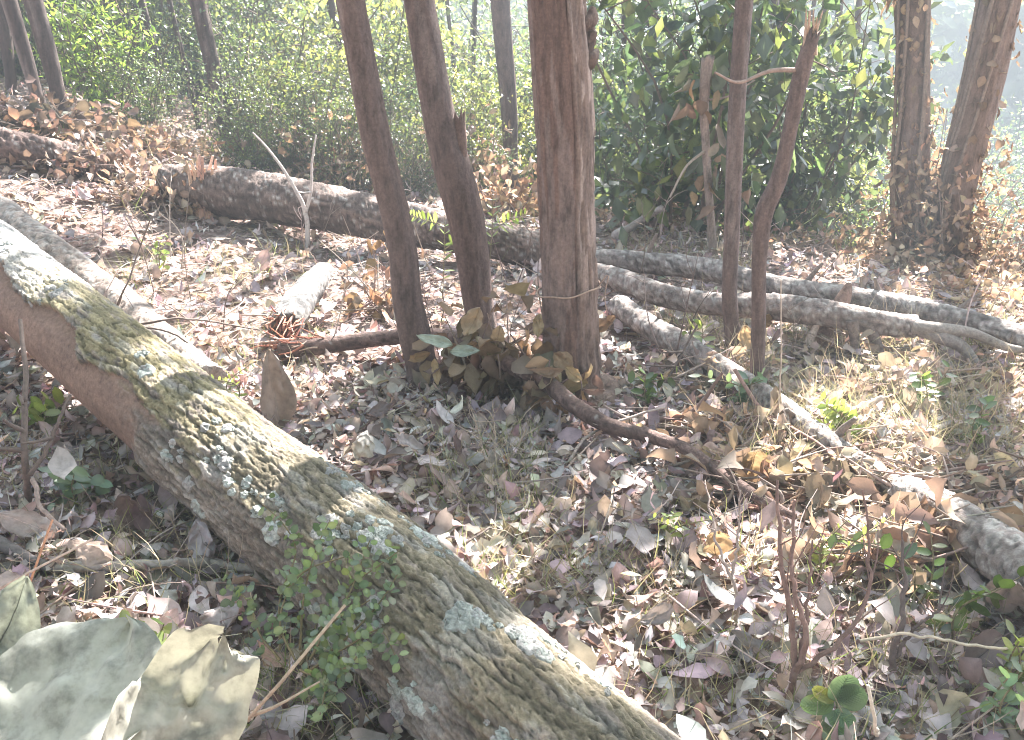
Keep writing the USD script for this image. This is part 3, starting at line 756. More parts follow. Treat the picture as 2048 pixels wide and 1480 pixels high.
add_branch(lo, [g2["c"][60], hit(1262, 582, 0.12), hit(1225, 596, 0.1)], [0.018, 0.014, 0.008], (0.24, 0.2, 0.18), name="branch_stub")

E = [hit(1235, 612, 0.1), hit(1290, 648, 0.1), hit(1370, 695, 0.09), hit(1450, 742, 0.09), hit(1560, 815, 0.09), hit(1640, 872, 0.08), hit(1700, 915, 0.08), hit(1770, 960, 0.08), hit(1850, 1015, 0.08)]
elog, ge = fallen("fallen_log", "diagonal grey log from behind the thickest trunk towards the lower right", E, [0.058, 0.058, 0.054, 0.05, 0.045, 0.041, 0.038, 0.036, 0.034], 107, (0.24, 0.20, 0.18), 240, 30, 0.52)
for k_, (px, py, dx, dz) in enumerate([(1330, 668, -0.05, 0.12), (1500, 775, 0.06, 0.10), (1660, 885, 0.05, 0.11), (1600, 845, -0.07, 0.07)]):
    o = hit(px, py, 0.07)
    add_branch(elog, [o - [0, 0, 0.03], o + [dx * 0.5, -0.02, dz * 0.5], o + [dx, -0.05, dz]], [0.017, 0.013, 0.008], (0.22, 0.18, 0.155), name="branch_stub", n=14)
E2 = [hit(1800, 980, 0.09), hit(1880, 1020, 0.1), hit(1960, 1075, 0.11), hit(2060, 1150, 0.12), hit(2160, 1230, 0.12)]
fallen("fallen_log", "rough log end at the right edge, pale on top and dark below", E2, [0.042, 0.054, 0.062, 0.07, 0.075], 109, (0.26, 0.22, 0.2), 150, 34, 0.5, jag=0.0, amp=0.01)
B = [hit(-60, 395, 0.1), hit(40, 462, 0.09), hit(120, 520, 0.09), hit(210, 580, 0.085), hit(300, 660, 0.08), hit(420, 760, 0.06)]
fallen("fallen_log", "pale slim log lying beside the big mossy log at the left", B, [0.105, 0.10, 0.095, 0.085, 0.078, 0.06], 111, (0.34, 0.28, 0.24), 300, 40, 0.54, amp=0.008)
B3 = [hit(-60, 275, 0.10), hit(60, 300, 0.12), hit(160, 325, 0.08), hit(235, 355, 0.03)]
fallen("fallen_log", "dark reddish log under the brush at the upper left edge", B3, [0.11, 0.11, 0.10, 0.06], 116, (0.14, 0.095, 0.08), 120, 40, 0.66, amp=0.014, jag=0.08)

Fp = [hit(645, 545, 0.1), hit(615, 580, 0.11), hit(590, 620, 0.11), hit(572, 650, 0.1)]
sh, g = fallen("broken_log", "short snapped log with a torn red end and a sunlit top", Fp, [0.062, 0.07, 0.075, 0.072], 113, (0.14, 0.135, 0.132), 70, 28, 0.5, jag=0.04)
rng = np.random.default_rng(19)
fib = []
for i in range(70):
    a = rng.uniform(0, 6.28); rr = 0.07 * math.sqrt(rng.uniform(0, 1))
    o = Fp[-1] + g["u"][-1] * math.cos(a) * rr + g["w"][-1] * math.sin(a) * rr
    d = g["t"][-1] * rng.uniform(0.03, 0.12) + rng.normal(0, 0.03, 3)
    fib.append(twig([o - g["t"][-1] * 0.05, o + d * 0.5 + rng.normal(0, 0.008, 3), o + d], 0.007, 0.002, pick(rng, [(0.36, 0.15, 0.10), (0.45, 0.24, 0.17), (0.28, 0.11, 0.08), (0.5, 0.34, 0.26)], 1)[0], 5, 4))
sh.part("torn_fibres", join(fib), WOOD, kind="stuff")

# fallen limb through the foot of the three trunks
G = [hit(560, 700, 0.06), hit(620, 695, 0.08), hit(700, 684, 0.09), hit(800, 674, 0.11), hit(880, 672, 0.14), hit(950, 695, 0.17), hit(1010, 725, 0.17), hit(1090, 762, 0.14), hit(1150, 812, 0.11), hit(1215, 850, 0.09), hit(1300, 872, 0.085), hit(1370, 896, 0.085), hit(1430, 938, 0.085), hit(1500, 985, 0.085), hit(1590, 1035, 0.07)]
limb, gg = fallen("fallen_branch", "crooked red-brown branch fallen across the feet of the three trunks", G, [0.036, 0.038, 0.036, 0.034, 0.034, 0.034, 0.034, 0.033, 0.031, 0.028, 0.023, 0.021, 0.019, 0.016, 0.010], 115, (0.15, 0.10, 0.085), 260, 18, 0.72, cat="branch", amp=0.003)
fib = []
for i in range(46):
    o = spline(G[:3], 20)[rng.integers(0, 15)] + rng.normal(0, 0.022, 3) + [0, 0, 0.012]
    d = np.array([-0.08, 0, 0.0]) * rng.uniform(0.3, 1.2) + rng.normal(0, 0.028, 3)
    fib.append(twig([o, o + d * 0.5 + rng.normal(0, 0.006, 3), o + d], 0.006, 0.002, pick(rng, [(0.36, 0.15, 0.10), (0.42, 0.22, 0.15), (0.5, 0.38, 0.3)], 1)[0], 5, 4))
limb.part("torn_fibres", join(fib), WOOD, kind="stuff")
add_branch(limb, [gg["c"][200], hit(1290, 845, 0.05), hit(1380, 825, 0.1), hit(1445, 745, 0.28)], [0.013, 0.011, 0.009, 0.005], (0.2, 0.14, 0.12), name="side_branch", mat=TWIG)

# splintered stake, leaning stake, dead bits
s0 = hit(408, 440)
st = Thing("splintered_stake", "upright orange splinter of torn wood before the long log", "wood splinter", s0)
sp = []
for i in range(26):
    o = s0 + [rng.uniform(-0.05, 0.05), rng.uniform(-0.02, 0.02), -0.03]
    e = s0 + [rng.uniform(-0.10, 0.12), rng.uniform(-0.05, 0.05), rng.uniform(0.22, 0.42)]
    sp.append(twig([o, (o + e) / 2 + rng.normal(0, 0.015, 3), e], 0.024, 0.008, pick(rng, [(0.50, 0.34, 0.24), (0.58, 0.42, 0.31), (0.44, 0.27, 0.18)], 1)[0], 6, 5))
st.part("splinters", join(sp), WOOD)
a, b = hit(1622, 712), on_y(1690, 590, hit(1622, 712)[1] + 0.12)
th = Thing("leaning_stake", "short dark stake leaning against the lower grey log", "stake", a)
v, f, _ = tube([a - [0, 0, 0.05], (a + b) / 2, b, b + [0.02, 0.02, 0.05]], [0.034, 0.033, 0.03, 0.012], 40, 14, 0.08, (2, 5), 5)
th.part("shaft", (v, f), BARK, (0.2, 0.13, 0.1))
a, b = hit(1600, 720), on_y(1646, 625, hit(1600, 720)[1] + 0.05)
th = Thing("leaning_stake", "thin pale split stake left of the dark leaning stake", "stake", a)
v, f, _ = tube([a - [0, 0, 0.05], (a + b) / 2, b], [0.022, 0.018, 0.006], 30, 10, 0.15, (2, 5), 8)
th.part("shaft", (v, f), WOOD, (0.38, 0.31, 0.26))

# ------------------------------------------------------------------ the big mossy log in front
def front_log():
    pts = np.array([at(-170, 405, 4.25), at(40, 580, 3.45), at(275, 775, 2.85), at(480, 945, 2.45), at(655, 1085, 2.16), at(862, 1282, 1.86), at(1020, 1432, 1.66)])
    d = pts[-1] - pts[-2]
    pts = np.vstack([pts, pts[-1] + d * 1.2, pts[-1] + d * 2.4])
    for p in pts:
        p[2] = max(p[2], H(p[0], p[1]) + 0.10)
    rad = [0.165, 0.168, 0.17, 0.168, 0.166, 0.163, 0.160, 0.16, 0.16]
    info = {}

    def disp(T, S, R):
        ring = np.stack([np.cos(T), np.sin(T), 0 * T], -1)
        at_ = lambda k, m, sd, o=3: meshkit.fbm(ring * [k, k, 0] + np.stack([0 * S, 0 * S, S * m], -1), o, sd)
        near = sstep(1.1, 2.4, S)
        tw = T / (2 * np.pi) + 0.03 * S
        a_ = tw * 30 + (at_(2.0, 2.5, 59) - 0.5) * 1.6 + (at_(9, 14, 60) - 0.5) * 1.0
        e1, v1 = cells(a_, S * 2.7 + (at_(4, 5, 66) - 0.5) * 1.6, 3, 30)
        e2, v2 = cells(a_ * 2 + 5, S * 12 + (at_(8, 16, 67) - 0.5) * 2, 4, 60)
        crack = np.clip(1 - e1 / 0.16, 0, 1) ** 0.7
        crack2 = np.clip(1 - e2 / 0.22, 0, 1)
        fl = at_(26, 60, 53, 4)
        big_ = at_(2.2, 4.0, 54, 4)
        rel = -0.006 * crack * (0.25 + 0.75 * near) - 0.0035 * crack2 * (0.3 + 0.7 * near) + 0.006 * (v1 - 0.5) * near + 0.004 * (v2 - 0.5) + 0.010 * (fl - 0.5) + 0.018 * (big_ - 0.5)
        pf = at_(3, 3.6, 57, 4) * 9
        plates = (np.floor(pf) + sstep(0.75, 1.0, pf % 1.0)) / 9 * 0.035 * (1 - near)
        bend = np.cos(T - 1.8 * SGN)       # the flank turned to the camera's left and down
        edge = at_(1.5, 3.5, 55, 5)
        bare = sstep(0.27, 0.295, bend * 0.62 + (edge - 0.5) * 0.55 + (fl - 0.5) * 0.1 + 0.03) * sstep(0.75, 1.0, S) * (1 - sstep(2.5, 2.8, S + (edge - 0.5)))
        info.update(bare=bare, crack=np.maximum(crack, 0.5 * crack2), near=near, edge=edge, fl=fl, v1=v1, v2=v2)
        return (rel + plates) * (1 - bare) - 0.015 * bare + bare * 0.005 * (at_(5, 3, 58) - 0.5)

    v, f, g = tube(pts, rad, 900, 310, 0.03, (0.8, 1.0), 50, disp=disp)
    T, S = g["T"], g["S"]
    top = np.cos(T - 0.25 * SGN2)
    k = meshkit.fbm(np.stack([np.cos(T) * 4, np.sin(T) * 4, S * 6], -1), 4, 61)
    k2 = meshkit.fbm(np.stack([np.cos(T) * 8, np.sin(T) * 8, S * 11], -1), 4, 62)
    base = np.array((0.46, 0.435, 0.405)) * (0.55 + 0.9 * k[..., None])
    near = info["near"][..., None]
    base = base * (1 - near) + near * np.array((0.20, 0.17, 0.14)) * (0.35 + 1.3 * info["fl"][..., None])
    up = np.cos(T)
    moss = sstep(0.50, 0.66, k2 * 0.75 + 0.30 * sstep(0.1, 1.0, up))[..., None] * sstep(1.3, 2.0, S)[..., None] * (1 - 0.55 * sstep(2.6, 3.4, S)[..., None])
    base = base * (1 - 0.6 * moss) + 0.6 * moss * np.array((0.42, 0.36, 0.16)) * (1 - 0.3 * near)
    pale = sstep(0.56, 0.64, meshkit.fbm(np.stack([np.cos(T) * 5 + 9, np.sin(T) * 5, S * 7], -1), 4, 63))[..., None]
    pale = pale * (0.35 + 0.4 * (1 - near))
    base = base * (1 - pale) + pale * np.array((0.38, 0.375, 0.35))
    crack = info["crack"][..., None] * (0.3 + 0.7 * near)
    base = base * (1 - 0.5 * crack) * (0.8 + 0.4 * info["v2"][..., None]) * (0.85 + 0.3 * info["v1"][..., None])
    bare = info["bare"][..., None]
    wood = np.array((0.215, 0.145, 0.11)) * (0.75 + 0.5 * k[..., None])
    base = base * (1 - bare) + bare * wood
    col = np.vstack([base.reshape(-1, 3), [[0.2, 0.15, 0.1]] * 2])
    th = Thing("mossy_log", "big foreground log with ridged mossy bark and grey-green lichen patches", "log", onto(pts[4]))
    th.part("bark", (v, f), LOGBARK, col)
    # lichen crusts lying on the bark
    V = v[:-2].reshape(T.shape + (3,))
    rng = np.random.default_rng(64)
    cu = T.shape[1]
    cnt = 0
    hubs = [(int((rng.uniform(0.60, 0.90) if h_ % 10 < 7 else rng.uniform(0.03, 0.55)) * T.shape[0]), rng.integers(0, cu)) for h_ in range(130)]
    while cnt < 296:
        i, j = hubs[rng.integers(0, len(hubs))]
        i = int(np.clip(i + rng.normal(0, 7), 2, T.shape[0] - 3)); j = int(j + rng.normal(0, 5)) % cu
        c = V[i, j]; nrm = g["u"][i] * math.cos(T[i, j]) + g["w"][i] * math.sin(T[i, j])
        if nrm @ (EYE - c) < 0.15 * np.linalg.norm(EYE - c) or info["bare"][i, j] > 0.3:
            continue
        far = S[i, j] < 1.6
        size = (rng.uniform(0.012, 0.05) if rng.random() < 0.35 else rng.uniform(0.006, 0.02)) if far else rng.gamma(2.2, 0.0045) + 0.004
        m, rings = 22, 5
        an = np.arange(m) * 2 * np.pi / m
        rr = size * (0.65 + 0.8 * (meshkit.fbm(np.stack([np.cos(an) * 1.8 + cnt * 7, np.sin(an) * 1.8, 0 * an], -1), 3, 65) - 0.25))
        tt = g["t"][i]; ww = np.cross(tt, nrm)
        pv, pc = [], []
        hue = (np.array((0.38, 0.405, 0.37)) if rng.random() < 0.6 else np.array((0.40, 0.39, 0.37))) * rng.uniform(0.75, 1.15)
        for a in range(rings + 1):
            fr = (a / rings) ** 0.8
            e2 = (an[:, None] * 0 + fr)[:, 0] * rr
            pl = c + tt * (np.cos(an) * e2 * 1.25)[:, None] + ww * (np.sin(an) * e2)[:, None]
            di = np.clip(i + np.round((np.cos(an) * e2 * 1.25) / (S[1, 0] - S[0, 0])).astype(int), 0, T.shape[0] - 1)
            dj = (j + np.round(-(np.sin(an) * e2) / g["r"][i] / (2 * np.pi) * cu * WS).astype(int)) % cu
            sv = V[di, dj]
            hgt = 0.003 * (1 - 0.9 * (a == rings)) + (0.002 * (rng.random(m) - 0.3) if not far else 0.001 * rng.random(m))
            nn = g["u"][di] * np.cos(T[di, dj])[:, None] + g["w"][di] * np.sin(T[di, dj])[:, None]
            pv.append(sv + nn * (hgt if np.ndim(hgt) else np.full(m, hgt))[:, None] - (nn * 0.004 if a == rings else 0))
            pc.append(hue * (rng.uniform(0.75, 1.15, (m, 1)) if not far else rng.uniform(0.8, 0.95, (m, 1))))
        pv = np.vstack(pv); pc = np.vstack(pc)
        a, b = np.meshgrid(np.arange(rings), np.arange(m), indexing="ij")
        q = np.stack([a * m + b, a * m + (b + 1) % m, (a + 1) * m + (b + 1) % m, (a + 1) * m + b], -1).reshape(-1, 4)
        th.part("lichen_patch", (pv, q), LICHEN, pc)
        cnt += 1
    return g, V


SGN, SGN2, WS = 1, 1, 1
probe = np.array([[-1, 1, 0.2], [-0.8, 0.8, 0.2], [-0.6, 0.6, 0.2]], float)
_, _u, _w = frames(probe * [1, 1, 1])
# frames: side vector w = t x u; which of +w / -w looks back and right decides the signs
t_ = np.array([0.66, -0.66, 0.0]); w_ = np.cross(t_ / np.linalg.norm(t_), [0, 0, 1.0])
SGN = 1 if w_ @ np.array([-0.66, -0.75, 0]) > 0 else -1
SGN2 = -SGN
GLOG, VLOG = front_log()

# ------------------------------------------------------------------ thicket behind
def bush_parts(cls, seed, height, radius, nstem, nleaf, size, colors, aspect=0.55, droop=0.3, cluster=0.16, low=0.15):
    rng = np.random.default_rng(seed)
    stems, tips = [], []
    for k in range(nstem):
        a = rng.uniform(0, 6.28); rr = radius * math.sqrt(rng.uniform(0.05, 1)); hh = height * rng.uniform(0.55, 1.0) * (1 - 0.25 * rr / radius)
        b = np.array([math.cos(a), math.sin(a), 0]) * rr * 0.2
        e = np.array([math.cos(a) * rr, math.sin(a) * rr, hh])
        m = (b + e) / 2 + rng.normal(0, 0.08, 3) * height * [1, 1, 0.4] + [0, 0, 0.1 * hh]
        stems.append(twig([b - [0, 0, 0.3], b, m, e], 0.022 * height / 3, 0.005, (0.13, 0.1, 0.08), 9, 5))
        c = spline([b, m, e], 30)[int(30 * low):]
        tips.append(c)
        for j in range(5):
            o = c[rng.integers(0, len(c))]; d = unit(rng, 1, 0.6)[0] * rng.uniform(0.25, 0.6) * radius
            stems.append(twig([o, o + d * 0.5 + [0, 0, 0.05], o + d], 0.007, 0.003, (0.15, 0.11, 0.09), 5, 4)); tips.append(spline([o, o + d], 12)[3:])
    tips = np.vstack(tips)
    tips = tips[rng.integers(0, len(tips), nleaf // 15)] + rng.normal(0, cluster * 0.8, (nleaf // 15, 3))
    P = np.repeat(tips, 15, 0); n = len(P)
    P = P + rng.normal(0, 1, (n, 3)) * cluster * [1, 1, 0.7]
    P[:, 2] = np.maximum(P[:, 2], 0.05)
    A = unit(rng, n) + [0, 0, -droop]; N = unit(rng, n) * 0.7 + [0, 0, 1.0]
    L = size * rng.uniform(0.55, 1.3, n)
    fol = leaves(P, A, N, L, L * aspect * rng.uniform(0.8, 1.2, n), rng.uniform(-0.6, 0.7, n), rng.uniform(0, 0.4, n), 0.04, 2, 2, pick(rng, colors, n, 0.25), rng=rng)
    s = join(stems)
    mesh(f"{cls}/stems", s[0], s[1], TWIG, s[2])
    mesh(f"{cls}/foliage", fol[0], fol[1], GREEN, fol[2])


DKG = [(0.06, 0.085, 0.045), (0.075, 0.10, 0.045), (0.055, 0.075, 0.05), (0.10, 0.125, 0.055)]
YLG = [(0.115, 0.13, 0.055), (0.14, 0.15, 0.06), (0.09, 0.11, 0.055)]
BLG = [(0.05, 0.08, 0.062), (0.062, 0.09, 0.065), (0.08, 0.105, 0.07)]
KINDS = [
    ("leafy_shrub_kind", 201, 3.2, 1.3, 15, 5200, 0.066, DKG, 0.55, 0.3, 0.13),
    ("yellowish_shrub_kind", 202, 2.8, 1.2, 13, 4000, 0.082, YLG, 0.7, 0.4, 0.16),
    ("small_leaved_shrub_kind", 203, 2.6, 1.2, 16, 5600, 0.05, DKG + BLG, 0.6, 0.2, 0.10),
    ("broad_leaved_shrub_kind", 204, 3.4, 1.3, 10, 1500, 0.19, BLG + DKG, 0.62, 0.9, 0.24),
    ("bluish_shrub_kind", 205, 4.2, 1.6, 15, 5600, 0.074, BLG, 0.55, 0.3, 0.16),
    ("tall_tree_kind", 206, 7.5, 2.1, 16, 5200, 0.13, DKG + BLG, 0.6, 0.4, 0.26),
]
for k in KINDS:
    bush_parts(kind_class(k[0]), *k[1:])

PHR = {
    "leafy_shrub_kind": ("leafy_shrub", "shrub", "leafy dark green shrub in the sunlit thicket behind the logs", "leafy dark green thicket shrubs"),
    "yellowish_shrub_kind": ("yellowish_shrub", "shrub", "yellow-green shrub with sun shining through its leaves in the thicket", "yellow-green thicket shrubs"),
    "small_leaved_shrub_kind": ("small_leaved_shrub", "shrub", "small-leaved glittering shrub in the thicket behind the trunks", "small-leaved thicket shrubs"),
    "broad_leaved_shrub_kind": ("broad_leaved_shrub", "shrub", "shrub with big drooping dark leaves behind the snapped sapling", "broad-leaved shrubs"),
    "bluish_shrub_kind": ("bluish_shrub", "shrub", "hazy blue-green shrub on the slope beyond the clearing", "hazy blue-green shrubs"),
    "tall_tree_kind": ("valley_tree", "tree", "hazy green tree on the valley slope beyond the clearing", "hazy trees of the valley slope"),
}


WHERE = [(-90, "beyond the left picture edge"), (60, "behind the leftmost trunks"), (170, "behind the third trunk from the left"), (280, "behind the bright lime shrub"), (420, "beside the thin leaning trunk"),
         (560, "just right of the dark straight trunk"), (700, "left of the left red trunk"), (840, "between the left and middle red trunks"), (985, "right of the middle red trunk"),
         (1120, "behind the slim back trunk"), (1265, "close right of the thickest trunk"), (1400, "behind the dead grey sapling"), (1500, "behind the thin sapling trunk"),
         (1600, "behind the snapped trunk"), (1740, "right of the snapped trunk"), (1840, "left of the vine-grown trunks"), (1960, "between the vine-grown trunks"), (9999, "beyond the leaning vine-grown trunk")]
WHAT = {"leafy_shrub_kind": "leafy dark green shrub", "yellowish_shrub_kind": "yellow-green backlit shrub", "small_leaved_shrub_kind": "glittering small-leaved shrub",
        "broad_leaved_shrub_kind": "shrub with big drooping dark leaves", "bluish_shrub_kind": "hazy blue-green shrub"}
taken = {}


def bush(kind, px, y, rz, s, z=None, label=None):
    nm, cat, lab, grp = PHR[kind]
    x = (px - 1024) / F * (y * 0.934 + 0.45)
    if not label and y < 14.5:
        row = "at the thicket front" if y < 10.3 else "mid thicket" if y < 12.2 else "deep in the thicket"
        lab = WHAT[kind] + " " + row + ", " + next(w for m, w in WHERE if px < m)
        taken[lab] = taken.get(lab, 0) + 1
        if taken[lab] > 1:
            lab = ["lower ", "taller ", "slighter ", "wider "][(taken[lab] - 2) % 4] + lab
    copy_of(f"/World/{kind}", nm, label or lab, cat, [x, y, H(x, y) - 0.05], rz, s, grp)


rng = np.random.default_rng(300)
L_, Y_, S_, B_, U_, T_ = [k[0] for k in KINDS]
rows = [
    (9.6, [(-150, L_, 0.8), (40, S_, 0.75), (200, L_, 0.75), (520, S_, 0.8), (640, S_, 0.75), (860, L_, 0.75), (1010, Y_, 0.6), (1240, B_, 0.6), (1390, L_, 0.8), (1500, B_, 0.6), (1620, Y_, 0.7)]),
    (7.2, [(1365, B_, 0.86), (1560, B_, 0.72)]),
    (7.9, [(545, L_, 0.42), (600, S_, 0.46), (700, L_, 0.40), (800, S_, 0.44), (900, Y_, 0.42), (980, S_, 0.36), (1230, L_, 0.30)]),
    (8.6, [(1300, B_, 0.55), (1370, S_, 0.7), (1440, Y_, 0.62), (1530, S_, 0.75), (1600, B_, 0.62), (1690, S_, 0.7), (330, S_, 0.5), (560, L_, 0.62), (660, Y_, 0.6), (760, S_, 0.65)]),
    (10.3, [(1290, U_, 0.85), (1390, U_, 1.0), (1500, U_, 0.95), (1610, L_, 1.0), (1700, S_, 0.95)]),
    (19.0, [(1780, U_, 1.3), (1870, T_, 0.85), (1960, U_, 1.3), (2040, T_, 0.9), (2130, U_, 1.5), (1690, T_, 0.9)]),
    (11.0, [(-240, Y_, 1), (-60, S_, 1.1), (120, Y_, 0.9), (300, L_, 1.0), (430, S_, 1.1), (590, L_, 1.05), (740, Y_, 1.0), (900, Y_, 1.05), (1060, L_, 1.05), (1200, S_, 1.1), (1330, U_, 0.95), (1500, L_, 1.2), (1620, S_, 1.25), (1700, S_, 1.0), (1780, L_, 1.0)]),
    (13.0, [(-300, L_, 1.2), (-120, U_, 1.0), (30, L_, 1.2), (190, S_, 1.25), (350, Y_, 1.2), (500, U_, 0.9), (660, S_, 1.3), (810, L_, 1.2), (960, S_, 1.2), (1110, U_, 1.0), (1260, L_, 1.3), (1420, S_, 1.4), (1540, U_, 1.1), (1660, U_, 1.05), (1780, U_, 1.0), (1880, S_, 1.2), (2000, L_, 1.2), (2150, L_, 1.3)]),
    (16.0, [(-350, U_, 1.2), (-180, L_, 1.5), (0, U_, 1.15), (150, L_, 1.5), (330, U_, 1.15), (480, L_, 1.5), (640, U_, 1.2), (780, L_, 1.5), (930, U_, 1.2), (1090, L_, 1.6), (1240, U_, 1.3), (1380, U_, 1.3), (1540, U_, 1.4), (1680, U_, 1.2), (1820, U_, 1.0), (1960, U_, 1.1), (2060, U_, 1.25), (2200, U_, 1.2)]),
    (21.0, [(-300, T_, 0.9), (-60, T_, 0.8), (160, T_, 0.9), (380, T_, 0.85), (560, T_, 0.9), (770, T_, 0.85), (960, T_, 0.95), (1160, T_, 0.9), (1350, T_, 1.0), (1560, T_, 0.95), (1720, T_, 0.8), (2080, T_, 0.9), (2250, T_, 1.0)]),
    (28.0, [(-300, T_, 1.3), (-80, T_, 1.2), (120, T_, 1.3), (330, T_, 1.2), (540, T_, 1.3), (740, T_, 1.2), (940, T_, 1.3), (1140, T_, 1.3), (1340, T_, 1.4), (1540, T_, 1.3), (1750, T_, 1.1), (1980, T_, 1.05), (2180, T_, 1.4)]),
]
for y, items in rows:
    for px, k, s in items:
        bush(k, px + rng.uniform(-25, 25), y + rng.uniform(-0.6, 0.6), rng.uniform(0, 360), s * rng.uniform(0.92, 1.08))
# the sunlit bright green shrub at the left
c = kind_class("bright_shrub_kind")
bush_parts(c, 207, 1.5, 0.55, 12, 1500, 0.10, [(0.12, 0.18, 0.05), (0.15, 0.21, 0.06), (0.10, 0.15, 0.045)], 0.32, -0.1, 0.10)
PHR["bright_shrub_kind"] = ("bright_shrub", "shrub", "", None)
bush("bright_shrub_kind", 245, 8.6, 20, 1.0, label="bright yellow-green shrub lit by the sun at the left, under the thin leaning trunk")

# woods all round, outside the view: they shade the clearing from the open sky
wd = UsdGeom.PointInstancer.Define(stage, "/World/surrounding_woods")
tag(wd.GetPrim(), "leafy woods closing in round the clearing on the near side", "woods", kind="stuff")
x = UsdGeom.Xform.Define(stage, "/World/surrounding_woods/wood_tree")
rngw = np.random.default_rng(12)
lim, fol = crown(rngw, np.array([0, 0, 6.0]), 2.6, 16, 3200, 0.2, LEAFG)
mesh("/World/surrounding_woods/wood_tree/crown", *fol[:2], GREEN, fol[2])
v, f, _ = tube([[0, 0, -0.5], [0, 0, 3], [0.1, 0, 6.5]], [0.16, 0.13, 0.06], 8, 8)
mesh("/World/surrounding_woods/wood_tree/trunk", v, f, BARK, DARK)
spots_ = [(-2.6, -1.8), (1.8, -2.6), (-0.6, -4.6), (4.2, -3.6), (-4.6, -4.4), (2.0, -6.6), (-2.6, -7.4), (5.4, -7.0), (-6.2, -0.6), (-7.6, 2.6), (6.0, -0.4), (7.6, 2.2), (-8.6, 6.2), (-7.4, -7.4), (9.0, -5.2), (0.2, -9.6), (-10.2, 0.8), (10.6, 0.6), (5.2, -10.2), (-5.0, -10.6)]
px_, py_ = np.array(spots_).T
wd.CreatePrototypesRel().AddTarget(x.GetPath())
wd.CreateProtoIndicesAttr(Vt.IntArray([0] * len(px_)))
wd.CreatePositionsAttr(Vt.Vec3fArray.FromNumpy(np.stack([px_, py_, H(px_, py_)], -1).astype(np.float32)))
wd.CreateOrientationsAttr(Vt.QuathArray([Gf.Quath(float(math.cos(a)), 0, 0, float(math.sin(a))) for a in rngw.uniform(0, np.pi, len(px_))]))
wd.CreateScalesAttr(Vt.Vec3fArray.FromNumpy(np.repeat(rngw.uniform(0.8, 1.25, (len(px_), 1)), 3, 1).astype(np.float32)))

# far forest on the opposite slope
fc = UsdGeom.PointInstancer.Define(stage, "/World/far_forest")
tag(fc.GetPrim(), "hazy blue forest covering the far side of the valley", "forest", kind="stuff")
pr = kind_class("far_tree_kind")
rngf = np.random.default_rng(9)
n = 1500
dd = unit(rngf, n); P = dd * [3.2, 3.2, 4.6] * rngf.uniform(0.5, 1.0, (n, 1)) ** 0.5 + [0, 0, 6.5]
fol = leaves(P, unit(rngf, n), dd + [0, 0, 0.7], rngf.uniform(0.35, 0.8, n), rngf.uniform(0.3, 0.6, n), 0.3, 0.3, 0.05, 2, 2, pick(rngf, DKG, n, 0.2), rng=rngf)
x = UsdGeom.Xform.Define(stage, "/World/far_forest/far_tree")
mesh("/World/far_forest/far_tree/crown", *fol[:2], GREEN, fol[2])
v, f, _ = tube([[0, 0, -1], [0, 0, 4], [0.2, 0, 8]], [0.25, 0.2, 0.08], 6, 6)
mesh("/World/far_forest/far_tree/trunk", v, f, TWIG, DARK)
m = 1500
an = rngf.uniform(-0.75, 0.75, m); rd = 36 + 84 * rngf.uniform(0, 1, m) ** 0.8
px_, py_ = rd * np.sin(an), rd * np.cos(an)
fc.CreatePrototypesRel().AddTarget(x.GetPath())
fc.CreateProtoIndicesAttr(Vt.IntArray([0] * m))
fc.CreatePositionsAttr(Vt.Vec3fArray.FromNumpy(np.stack([px_, py_, H(px_, py_)], -1).astype(np.float32)))
ang = rngf.uniform(0, np.pi, m)
fc.CreateOrientationsAttr(Vt.QuathArray([Gf.Quath(float(math.cos(a)), 0, 0, float(math.sin(a))) for a in ang]))
fc.CreateScalesAttr(Vt.Vec3fArray.FromNumpy(np.repeat(rngf.uniform(0.7, 1.4, (m, 1)), 3, 1).astype(np.float32)))

# ------------------------------------------------------------------ leaf litter
BROWN = [(0.40, 0.35, 0.345), (0.31, 0.255, 0.25), (0.47, 0.42, 0.41), (0.21, 0.165, 0.16), (0.54, 0.49, 0.475), (0.35, 0.275, 0.25), (0.38, 0.35, 0.345), (0.43, 0.355, 0.305), (0.50, 0.45, 0.435)]


def scatter(rng, n, y0, y1, px0=-250, px1=2300, bias=1.0):
    """Ground points spread over what is in view: evenly over the ground between the distances y0 and y1."""
    u = rng.uniform(0, 1, n) ** bias
    y = np.sqrt(y0**2 + (y1**2 - y0**2) * u)
    x = (rng.uniform(px0, px1, n) - 1024) / F * (y * 0.934 + 0.45)
    return np.stack([x, y, H(x, y)], -1)


rng = np.random.default_rng(400)
sets = []
for n, y0, y1, s0, s1 in ((22000, 0.55, 3.4, 0.014, 0.075), (4200, 0.55, 3.6, 0.06, 0.125), (14000, 3.0, 7.5, 0.03, 0.11), (6500, 6.5, 11.5, 0.05, 0.13)):
    P = scatter(rng, n, y0, y1)
    cl = meshkit.fbm(P * [1.1, 1.1, 0], 3, 5)
    P = P[cl > 0.20]; n = len(P)
    P[:, 2] += rng.exponential(0.014, n)
    A = unit(rng, n, 0.25); N = unit(rng, n) * (0.30 + 0.3 * rng.random((n, 1))) + [0, 0, 1]
    L = rng.uniform(s0, s1, n)
    sets.append(leaves(P, A, N, L, L * rng.uniform(0.42, 0.72, n), rng.normal(0, 1.2, n), rng.normal(0.2, 0.45, n), rng.uniform(0, 0.16, n), 5, 2, pick(rng, BROWN, n, 0.28), rng=rng, torn=0.6))
sets = join(sets)
p = mesh("/World/leaf_litter", sets[0], sets[1], DRY, sets[2])
tag(p, "thick litter of smaller dry brown leaves covering the forest floor", "leaf litter", kind="stuff")
